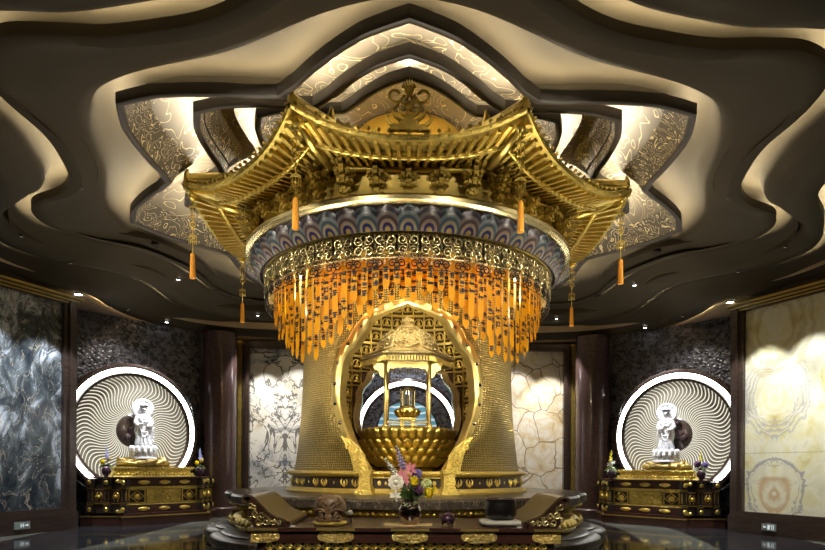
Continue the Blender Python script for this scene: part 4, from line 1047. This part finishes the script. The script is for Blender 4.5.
def flower(name,kind,root,c,s,m,label,cat,grp=None,c2=None,seed=0):
    t=thing(name,label,cat,root,0,grp); root=Vector(root); c=Vector(c)-root
    stem_b((0,0,0),c,.005 if s<.05 else .007).build('stem',M['stem'],t)
    if kind=='spike': spike_b(c.lerp(Vector(c2)-root,0),Vector(c2)-root,s,22,seed).build('florets',M[m],t); stem_b(c,Vector(c2)-root,.005).build('spike_stem',M['stem'],t)
    else: bloom_b(kind,c,s,seed).build('bloom',M[m],t)
    return t
def leaf_b(b,p,d,l,w,droop=.3):
    p,d=Vector(p),Vector(d).normalized(); sd=d.cross(Vector((0,-1,.2))).normalized()
    b.grid(lambda u,v: p+d*(l*v)+sd*((u-.5)*w*math.sin(PI*min(.98,.06+.94*v)))+Vector((0,0,-droop*l*v*v)),2,5)

# ------------------------------------------------------------------ offering table
TZ=.79; TY0,TY1=-5.66,-4.26; TX=1.83
tb=thing('offering_table','long dark red lacquer offering table with gold plates in front of the shrine','table',(0,-4.96,0))
tq=T(0,4.96,0)
def tbp(b,m,name,sharp=40): o=b.build(name,m,tb); o.matrix_local=tq; return shade(o,sharp)
b=MB(); b.box((0,(TY0+TY1)/2,TZ-.0225),(2*TX+.06,TY1-TY0+.06,.045)); tbp(b,M['lacq'],'tabletop')
b=MB(); 
for y in(TY0+.03,TY1-.03): b.box((0,y,.69),(2*TX,.06,.165))
for x in(-TX+.03,TX-.03): b.box((x,(TY0+TY1)/2,.69),(.06,TY1-TY0-.12,.165))
tbp(b,M['lacq'],'apron')
b=MB(); b.box((0,TY0+.06,.55),(2*TX-.2,.03,.13)); tbp(b,M['dkpanel'],'lower_panel')
b=MB(); r=random.Random(2)
for i in range(30):
    x=-1.62+3.24*i/29; 
    for k in(-1,1): b.tube([(x+k*px_,TY0+.035,z) for px_,z in spiral(.028,.565,.035,1.1,PI/2,12)],.012,5)
    b.sphere((x,TY0+.035,.52),.022,(1.4,.6,.8),8,5)
tbp(b,M['gold'],'gold_fretwork')
b=MB(); b.box((0,TY0+.04,.475),(2*TX-.2,.05,.02)); tbp(b,M['gold_orn'],'lower_gold_strip')
def plate(w_,end=0):
    g=MB(); pts=[]
    if end==0:
        pts=[(-w_+.07,-.06)]+[(x*1,z) for x,z in arc(w_-.055,0,.055,-PI/2,PI/2,8)]+[(w_-.10,.075),(-w_+.10,.075)]+arc(-w_+.055,0,.055,PI/2,3*PI/2,8); pts=pts[1:]
        pts=[(-w_+.12,-.075),(w_-.12,-.075)]+pts
    else:
        pts=[(-end*w_,-.075)]+[(-end*w_,.075)][::1]; a=[(end*(w_-.10),.075)]+[(end*x,z) for x,z in arc(w_-.055,0,.055,PI/2,-PI/2,8)]+[(end*(w_-.12),-.075)]; pts=pts+a
    g.prism(pts,.014)
    rr=random.Random(4)
    for i in range(int(26*w_/.14)): g.sphere((rr.uniform(-w_+.05,w_-.05),-.008,rr.uniform(-.05,.05)),rr.uniform(.012,.024),(1.2,.4,1),7,4)
    return g
for x in(-.835,.04,.86):
    g=plate(.215); o=g.build('gold_plate',M['gold_fine'],tb); o.matrix_local=tq@T(x,TY0-.006,.685)
    g=MB(); g.box((0,0,0),(.45,.03,.03)); o=g.build('gold_edge_plate',M['frame_gold'],tb); o.matrix_local=tq@T(x,TY0-.034,TZ-.020)
for s in(-1,1):
    g=plate(.17,-s); o=g.build('gold_plate',M['gold_fine'],tb); o.matrix_local=tq@T(s*(TX-.17),TY0-.006,.685)
    g=MB(); g.box((0,0,0),(.35,.03,.03)); o=g.build('gold_edge_plate',M['frame_gold'],tb); o.matrix_local=tq@T(s*(TX-.175+.03),TY0-.034,TZ-.020)
    for y in(TY0+.12,TY1-.12):
        g=MB(); x=s*(TX-.14); g.tube([(x,y,.66),(x+s*.02,y,.5),(x-s*.02,y,.25),(x,y,.08),(x+s*.05,y,.03)],[.09,.085,.06,.05,.06],10); g.box((x+s*.02,y,.02),(.2,.16,.04)); tbp(g,M['lacq'],'leg')
# scroll-shaped sutra stands at both ends
def sutra(s,label):
    t=thing('sutra_stand',label,'book stand',(s*1.62,-4.96,TZ))
    off_=s*1.62
    P=[(1.405,.055),(1.44,.085),(1.48,.105),(1.55,.125),(1.63,.175),(1.71,.255),(1.78,.33),(1.84,.375),(1.90,.385),(1.95,.36),(1.965,.31),(1.94,.275),(1.905,.28),(1.90,.31)]
    P=[(s*x-off_,z) for x,z in P]; th=.030; y0,y1=-.64,.60
    nrm=[]
    for i in range(len(P)):
        a=Vector(P[max(0,i-1)]); c=Vector(P[min(len(P)-1,i+1)]); d=(c-a).normalized(); nrm.append(Vector((d.y,-d.x))*s)
    Q=[(p[0]+n.x*th,p[1]+n.y*th) for p,n in zip(P,nrm)]
    b=MB(); n=len(P); vs=[]
    for y in(y0,y1): vs+=[(x,y,z) for x,z in P]+[(x,y,z) for x,z in Q]
    m=2*n; fs=[]
    for i in range(n-1):
        fs+=[(i,i+1,m+i+1,m+i),(n+i,m+n+i,m+n+i+1,n+i+1),(i,n+i,n+i+1,i+1),(m+i,m+i+1,m+n+i+1,m+n+i)]
    fs+=[(0,m,m+n,n),(n-1,2*n-1,m+2*n-1,m+n-1)]
    b.add(vs,fs); shade(b.build('curved_top',M['brownwood'],t),45)
    b=MB(); b.tube([(s*1.415-off_,y0,.036),(s*1.415-off_,y1,.036)],.034,12); shade(b.build('end_roll',M['lacq'],t),40)
    side_=[(s*1.47-off_,.0),(s*1.47-off_,.078),(s*1.56-off_,.10),(s*1.64-off_,.155),(s*1.72-off_,.235),(s*1.80-off_,.31),(s*1.86-off_,.345),(s*1.90-off_,.27),(s*1.885-off_,.16),(s*1.85-off_,.05),(s*1.82-off_,.0)]
    for y in(y0+.03,y1-.03):
        g=MB(); g.prism(side_,.03,T(0,y,0)); g.build('side_board',M['lacq'],t)
        h=MB(); sy=-.02 if y<0 else .02
        for cx,cz,r_,tn in((1.52,.045,.032,1.2),(1.59,.055,.042,1.4),(1.67,.06,.045,1.3),(1.76,.06,.05,1.4),(1.80,.155,.05,1.3),(1.72,.145,.045,1.2),(1.85,.25,.04,1.2),(1.81,.235,.03,1.2),(1.86,.10,.03,1),(1.64,.115,.025,1)):
            h.tube([(s*x-off_,y+sy,z) for x,z in spiral(cx,cz,r_,tn,cx*9,16,.2)],.014,5)
        h.build('gold_filigree',M['gold_pol'],t)
    return t
sutra(-1,'scroll-shaped brown sutra stand with gold filigree side at the left end of the table')
sutra(1,'scroll-shaped brown sutra stand with gold filigree side at the right end of the table')
for x,y,lb in((-1.375,-5.50,'small white paper tag beside the left sutra stand'),(1.365,-5.50,'small white paper tag beside the right sutra stand')):
    b=MB(); b.box((0,0,.003),(.06,.10,.006)); o=tag(b.build('paper_tag',M['paper']),lb,'paper tag'); o.location=(x,y,TZ)
# wooden fish on its pad
FX,FY=-.95,-5.28
b=MB(); b.lathe([(.19,.0),(.22,.015),(.21,.04),(.16,.05),(.0,.05)],40); o=tag(b.build('brocade_pad',M['gold_orn']),'flat gold brocade pad under the wooden fish drum','pad'); o.location=(FX,FY,TZ)
wf=thing('wooden_fish_drum','round carved brown wooden fish drum on the left part of the table','drum',(FX,FY,TZ+.05))
b=MB(); b.grid(lambda u,v: (lambda a,t: Vector((.205*math.sin(t)**.5*math.cos(a),.17*math.sin(t)**.5*math.sin(a),.165-.16*math.cos(t)+(0 if t<PI*.55 else .0))))(2*PI*u,.02+(PI-.02)*v),40,20,True)
b.v=[Vector((p.x*(1 if p.z<.12 else 1-.16*((p.z-.12)/.18)**1.5),p.y,max(0,p.z))) for p in b.v]; b.build('body',M['fish'],wf)
b=MB()
for s in(-1,1):
    b.tube([(s*x,-.178+.9*max(0,x-.10),z) for x,z in spiral(.115,.05,.05,1.3,PI/2,18,.2)],.015,6); b.tube([(s*.03,-.178,.10),(s*.08,-.178,.15),(s*.14,-.155,.145),(s*.18,-.10,.10)],.013,6)
    b.sphere((s*.095,-.17,.112),.022,(1.5,.6,.7),8,6); b.tube([(s*.02,-.172,.19),(s*.06,-.170,.25),(s*.10,-.160,.20),(s*.06,-.172,.17)],.010,5); b.tube([(s*.12,-.15,.20),(s*.15,-.12,.26),(s*.10,-.13,.29)],.010,5)
b.sphere((0,-.175,.05),.05,(1.1,.6,.9),10,8); b.box((0,-.172,.18),(.05,.02,.05)); b.tube([(-.15,-.14,.015),(0,-.185,.02),(.15,-.14,.015)],.014,6); b.build('carving',M['fish'],wf)
mk=thing('drum_mallet','round-headed wooden mallet behind the wooden fish drum','mallet',(FX+.235,FY+.1,TZ+.04))
b=MB(); b.tube([(0,.2,-.03),(0,0,.09)],.010,8); b.build('handle',M['fish'],mk); b=MB(); b.sphere((0,-.0,.10),.036); b.build('head',M['cushion'],mk)
# vase with flowers
VX,VY=.04,-5.30
b=MB(); b.box((0,0,.004),(.60,.32,.008)); o=tag(b.build('cloth_mat',M['mat']),'flat ochre cloth mat under the bronze flower vase','mat'); o.location=(VX-.02,VY,TZ)
va=thing('flower_vase','shiny dark bronze oval vase in the middle of the table','vase',(VX,VY,TZ+.008))
b=MB(); b.lathe([(.0,.0),(.085,.0),(.09,.012),(.125,.07),(.145,.14),(.138,.20),(.105,.26),(.08,.295),(.085,.315),(.075,.31),(.07,.29),(.09,.25),(.0,.24)],48); shade(b.build('body',M['bronze'],va),50)
g_='flowers in the bronze vase'; D7=7.35
rt=Vector((VX,VY,TZ+.25))
def fp(px,py,dy=0): return at(px,py,7.35+dy)
def rr_(i): return rt+pol(.035,i*1.1,0)
flower('snapdragon_spike','spike',rr_(0),fp(397,476,0),.045,'ivory','cream white flower spike leaning left in the bronze vase','flower',g_,fp(385,459,0),1)
flower('delphinium_spike','spike',rr_(1),fp(404,470,.05),.046,'lav','tall lavender-blue flower spike at the top of the bouquet','flower',g_,fp(396,446,.05),2)
for i,(px,py,dy,k,s,m,n,lb) in enumerate(((411,469,0,'lily',.085,'pink','lily_bloom','upper pink lily at the top centre of the bouquet'),(402.5,474,-.03,'lily',.075,'pink','lily_bloom','left pink lily above the cream peony'),(406,481,-.06,'lily',.06,'pink','lily_bloom','lowest pink lily beside the yellow bloom'),(417,474,.05,'ball',.065,'violet','hydrangea_bloom','violet-blue flower cluster right of the pink lily'),(414.5,481.5,-.10,'mum',.068,'yellow','chrysanthemum_bloom','yellow chrysanthemum in the middle of the bouquet'),(429,493,-.08,'mum',.075,'yellow','chrysanthemum_bloom','larger yellow chrysanthemum low on the right of the bouquet'),(435,489,.0,'mum',.035,'yellow','chrysanthemum_bloom','small yellow bloom at the right edge of the bouquet'),(396,482.5,-.10,'peony',.10,'peony','peony_bloom','large cream peony on the left of the bouquet'),(426.5,484,.05,'ball',.07,'palegreen','hydrangea_bloom','pale green flower cluster on the right of the bouquet'),(419,490.5,-.05,'ball',.062,'plum','carnation_bloom','dark plum bloom low in the bouquet'),(395.5,496,-.12,'lily',.075,'ivory','lily_bloom','drooping white lily low on the left of the bouquet'))):
    flower(n,k,rr_(i+2),fp(px,py,dy),s,m,lb,'flower',g_,None,i)
fl=thing('foliage','green leaves and pale sprigs spilling over the rim of the bronze vase','foliage',rt,0)
b=MB(); r=random.Random(8)
for i in range(60):
    a=r.uniform(-2.6,2.6); d=Vector((math.sin(a),-math.cos(a)*.6,r.uniform(.5,2.0))); leaf_b(b,d.normalized()*.05+Vector((0,0,.05)),d,r.uniform(.10,.20),.035,.3)
b.build('leaves',M['leaf'],fl); b=MB()
for i in range(8):
    a=r.uniform(-.9,.9); d=Vector((math.sin(a),-.8,r.uniform(-.1,.5))); leaf_b(b,d.normalized()*.06,d,r.uniform(.1,.15),.024,.15)
b.build('pale_sprigs',M['leaf2'],fl)
# incense burner
ic=thing('incense_burner','small dark purple tripod incense burner right of the vase','incense burner',(.51,-5.33,TZ))
b=MB(); b.lathe([(.0,.03),(.05,.03),(.085,.06),(.092,.09),(.07,.115),(.062,.125),(.075,.13),(.0,.13)],28); 
for k in range(3): b.tube([pol(.06,k*2.1,.05),pol(.075,k*2.1,0.012)],[.022,.014],8)
b.build('bowl',M['burner'],ic); b=MB(); b.lathe([(.072,.13),(.05,.155),(.02,.165),(.02,.175),(.028,.185),(.0,.20)],24); b.build('lid',M['burner'],ic)
b=MB()
for s in(-1,1): b.tube([(s*(.07+.03*math.sin(t)),0,.09+.035*(1-math.cos(t))) for t in [PI*i/8 for i in range(9)]],.010,6)
b.build('handles',M['burner'],ic)
# singing bowl on cushion
cu=MB(); cu.grid(lambda u,v:(lambda a,t:(lambda k: Vector((.255*k(math.cos(a))*math.sin(t)**.3,.23*k(math.sin(a))*math.sin(t)**.3,.038-.038*math.cos(t))))(lambda q: math.copysign(abs(q)**.3,q)))(2*PI*u,.02+(PI-.04)*v),48,14,True)
o=tag(cu.build('cushion',M['cushion']),'pale grey square cushion under the black bowl','cushion'); o.location=(1.17,-5.30,TZ)
b=MB(); b.lathe([(.0,.0),(.12,.0),(.17,.02),(.195,.07),(.20,.13),(.192,.205),(.182,.245),(.188,.258),(.176,.262),(.168,.245),(.175,.15),(.15,.05),(.0,.03)],56); o=tag(shade(b.build('singing_bowl',M['black']),50),'glossy black singing bowl on the grey cushion','bowl'); o.location=(1.17,-5.30,TZ+.074)

# flower vases on the side altars
def altar_vase(mw,x,label,flowers,grp,where):
    base=mw@(T(x,-.86,1.222) if abs(x)>1.3 else T(x,-.93,1.222))
    t=thing('altar_vase',label,'vase'); t.matrix_world=base
    b=MB(); b.lathe([(.0,0),(.06,0),(.05,.03),(.10,.10),(.115,.17),(.09,.24),(.06,.27),(.075,.30),(.06,.295),(.0,.27)],24); shade(b.build('body',M['burner'],t),50)
    for i,(n,k,dx,dz,s,m,lb,sp_) in enumerate(flowers):
        root=base@Vector((.0+.02*math.cos(i*2),.02*math.sin(i*2),.24)); c=base@Vector((dx,-.03*i,dz)); c2=base@Vector((dx*1.3,0,dz+sp_)) if sp_ else None
        flower(n,k,root,c,s,m,lb+where,'flower',grp,c2,i)
    f=thing('foliage','green leaves in the vase'+where,'foliage'); f.matrix_world=base@T(0,0,.25); b=MB(); r=random.Random(int(x*10))
    for i in range(14):
        a=r.uniform(-2.5,2.5); d=Vector((math.sin(a),-math.cos(a),r.uniform(-.1,1.2))); leaf_b(b,(0,0,.03),d,r.uniform(.12,.2),.05,.5)
    b.build('leaves',M['leaf2'],f)
fl1=[('chrysanthemum_bloom','mum',.05,.46,.07,'yellow','upper yellow bloom in the vase',0),('chrysanthemum_bloom','mum',-.10,.38,.07,'yellow','lower yellow bloom in the vase',0),('delphinium_spike','spike',.0,.46,.045,'lav','blue flower spike in the vase',.32)]
altar_vase(MWL,-1.42,'dark vase of yellow and blue flowers at the left end of the left altar',fl1,'flowers on the left altar',' at the left end of the left altar')
altar_vase(MWL,1.0,'dark vase of yellow and blue flowers at the right end of the left altar',fl1,'flowers on the left altar',' at the right end of the left altar')
fl2=[('orchid_bloom','lily',-.05,.40,.09,'ivory','lower white orchid in the vase',0),('orchid_bloom','lily',.05,.48,.085,'ivory','upper white orchid in the vase',0),('orchid_spike','spike',.0,.50,.04,'yellow','pale yellow flower spike in the vase',.30)]
altar_vase(MWR,-1.0,'dark vase of white orchids at the left end of the right altar',fl2,'flowers on the right altar',' at the left end of the right altar')
fl3=[('orchid_bloom','ball',-.10,.42,.085,'plum','left plum bloom in the vase',0),('orchid_bloom','ball',.10,.40,.08,'violet','right violet bloom in the vase',0),('orchid_bloom','lily',-.13,.27,.08,'ivory','drooping white bloom in the vase',0),('orchid_spike','spike',.0,.50,.035,'yellow','yellow flower spike in the vase',.25)]
altar_vase(MWR,1.42,'dark vase of plum flowers at the right end of the right altar',fl3,'flowers on the right altar',' at the right end of the right altar')

# ------------------------------------------------------------------ lamps of the hall and added lamps
def bandz(R,az): # height of the ceiling underside
    a=cA(az); b2=cB(az); c=cC(az)
    if R<a: return CAMZ+lerp(5.07,4.9,max(0,(R-hole(az)-.2)/(a-hole(az)-.2)))
    d0=min(180,abs(math.degrees(az))); w_=lerp(1,.5,sstep((d0-55)/50))
    k=lambda c0,c1,h0,h1: CAMZ+(h0+.42 if R-c0<.16*w_ else lerp(h0+.42,h0,min(1,(R-c0-.16*w_)/(.3*w_))) if R-c0<.46*w_ else lerp(h0,h1,min(1,(R-c0-.46*w_)/(c1-c0-.46*w_)/.55)))
    if R<b2: return k(a,b2,4.9,4.5)
    if R<c: return k(b2,c,4.5,4.1)
    d=R-c
    return CAMZ+(4.52 if d<.16*w_ else 4.12 if d<.46 else lerp(4.13,4.08,min(1,(d-.46)/.94)) if d<1.4 else 4.06)
def dl(R,azd,*a,**k):
    az=rad(azd); downlight(pol(R,az,bandz(R,az)-.022),*a,**k)
def azR(x,y): return math.hypot(x,y),math.degrees(math.atan2(x,-y))
def dlxy(x,y,*a,**k): R,az=azR(x,y); dl(R,az,*a,**k)
WARM=(1,.88,.68)
for s,nm in((-1,'left'),(1,'right')):
    dlxy(s*7.85,1.6,M['downglow'],.085,'bright white ceiling lamp above the end of the %s marble panel'%nm,110,(s*7.3,2.2,0),size=rad(75))
    dlxy(s*6.9,4.4,M['downglow'],.05,'small lit ceiling lamp above the %s side altar'%nm,1100,(s*6.75,3.0,2.2),size=rad(60),col=(.92,.95,1))
    dlxy(s*7.3,2.9,M['downdim'],.035,'tiny dim ceiling lamp in the %s soffit near the carved wall'%nm,160,(s*7.7,3.4,2.0),size=rad(110),blend=1)
    for k,(x,y) in enumerate(((4.55,5.35),(3.5,5.25))):
        dlxy(s*x,y,M['downglow'],.045,'small lit ceiling lamp washing the back panel, %s of the canopy, %s one'%(nm,('outer','inner')[k]),850,(s*x,y+.15,0),size=rad(62),blend=.3,r=.03)
    for k,(x,y) in enumerate(((7.45,.55),(7.85,-.5),(8.25,-1.5))):
        dlxy(s*x,y,M['downdim'],.03,'ceiling lamp washing the %s marble panel, %s from its far end'%(nm,ORD[k]),800 if s<0 else 850,(s*(x+.25),y+.1,0),size=rad(62),blend=.3,col=(.93,.96,1) if s<0 else (.98,.97,.90),r=.03)
    dlxy(s*5.85,2.5,M['downglow'],.05,'added ceiling lamp whitening the statue of the %s side altar'%nm,1500,(s*6.9,3.2,2.5),size=rad(44),col=(.92,.95,1))  # extra lamp added in front to whiten the statue
    for k,(px,py,d) in enumerate(((80,213,10.6),(157,273,13.6),(217,307,16.6))):
        p=at(px,py,d); x=s*abs(p.x); dlxy(x,p.y,M['lampring'],.07,'unlit round recessed lamp in the dark ceiling, %s %s of the canopy'%(ORD[k]+' from the front,',nm))
# unseen lamps added over the visitors' side to brighten shrine, canopy and table
FR=[(-4.4,-9.0,(-1.2,-3,3.4),1500,40),(4.4,-9.0,(1.2,-3,3.4),1500,40),(-2.0,-10.6,(0,-2.5,3.0),950,34),(2.0,-10.6,(0,-2.5,2.4),950,34),(-7.6,-6.2,(-2.2,-1,4.6),1300,40),(7.6,-6.2,(2.2,-1,4.6),1300,40),(0,-10.1,(0,-5.0,.8),1600,44),(-3.0,-9.4,(-1.2,-3.2,6.1),750,30),(3.0,-9.4,(1.2,-3.2,6.1),750,30),(-8.4,-4.2,(-3,-1.2,6.1),900,34),(8.4,-4.2,(3,-1.2,6.1),900,34)]
for k,(x,y,aim,pw,sz) in enumerate(FR):
    dlxy(x,y,M['downglow'],.08,'added unseen spotlight over the visitors side brightening the shrine, %s of the row'%ORD[k],pw,aim,size=rad(sz),blend=.6,col=WARM,r=.06)
def lamp(name,p,en,col=WARM,r=.05,aim=None,size=None,blend=.6):
    l=bpy.data.lights.new(name,'SPOT' if aim else 'POINT'); l.energy=en; l.color=col; l.shadow_soft_size=r
    o=bpy.data.objects.new(name,l); C.objects.link(o); o.location=p
    if aim: l.spot_size=rad(size); l.spot_blend=blend; o.rotation_euler=(Vector(aim)-Vector(p)).to_track_quat('-Z','Y').to_euler()
    return o
# added uplights brightening the eaves, light inside the canopy and in the shrine
def uplight(az,R,z,pw,aim,lb,size=70):
    p=pol(R,rad(az),z); t=thing('added_uplight',lb,'uplight',p,rad(az),'added uplights on the plinth')
    b=MB(); b.lathe([(.075,.001),(.07,.006),(.05,.006)],20); b.build('trim_ring',M['lampring'],t); b=MB(); b.lathe([(.05,.005),(.001,.005)],20); b.build('lens',M['lampring'],t)
    lamp('added_uplight_lamp',p+Vector((0,0,.10)),pw,WARM,.04,aim,size)
for k,az in enumerate((-28,28,-72,72,-115,115)):
    uplight(az,2.95,1.03,450,tuple(pol(3.55,rad(az),6.0)),'added flush uplight brightening the canopy, %s of the shrine'%(('front left','front right','left','right','rear left','rear right')[k]),95)
for az in range(-90,91,30): lamp('canopy_lamp',pol(2.42,rad(az),4.85),17,(1,.85,.6),.06)
lamp('shrine_lamp',(0,-1.1,4.8),75,(1,.88,.66),.12); lamp('shrine_lamp',(-1.1,.5,5.2),28,(1,.88,.66),.1); lamp('shrine_lamp',(1.1,.5,5.2),28,(1,.88,.66),.1)
lamp('niche_lamp',(0,7.0,5.2),120,(.9,.95,1),.1)
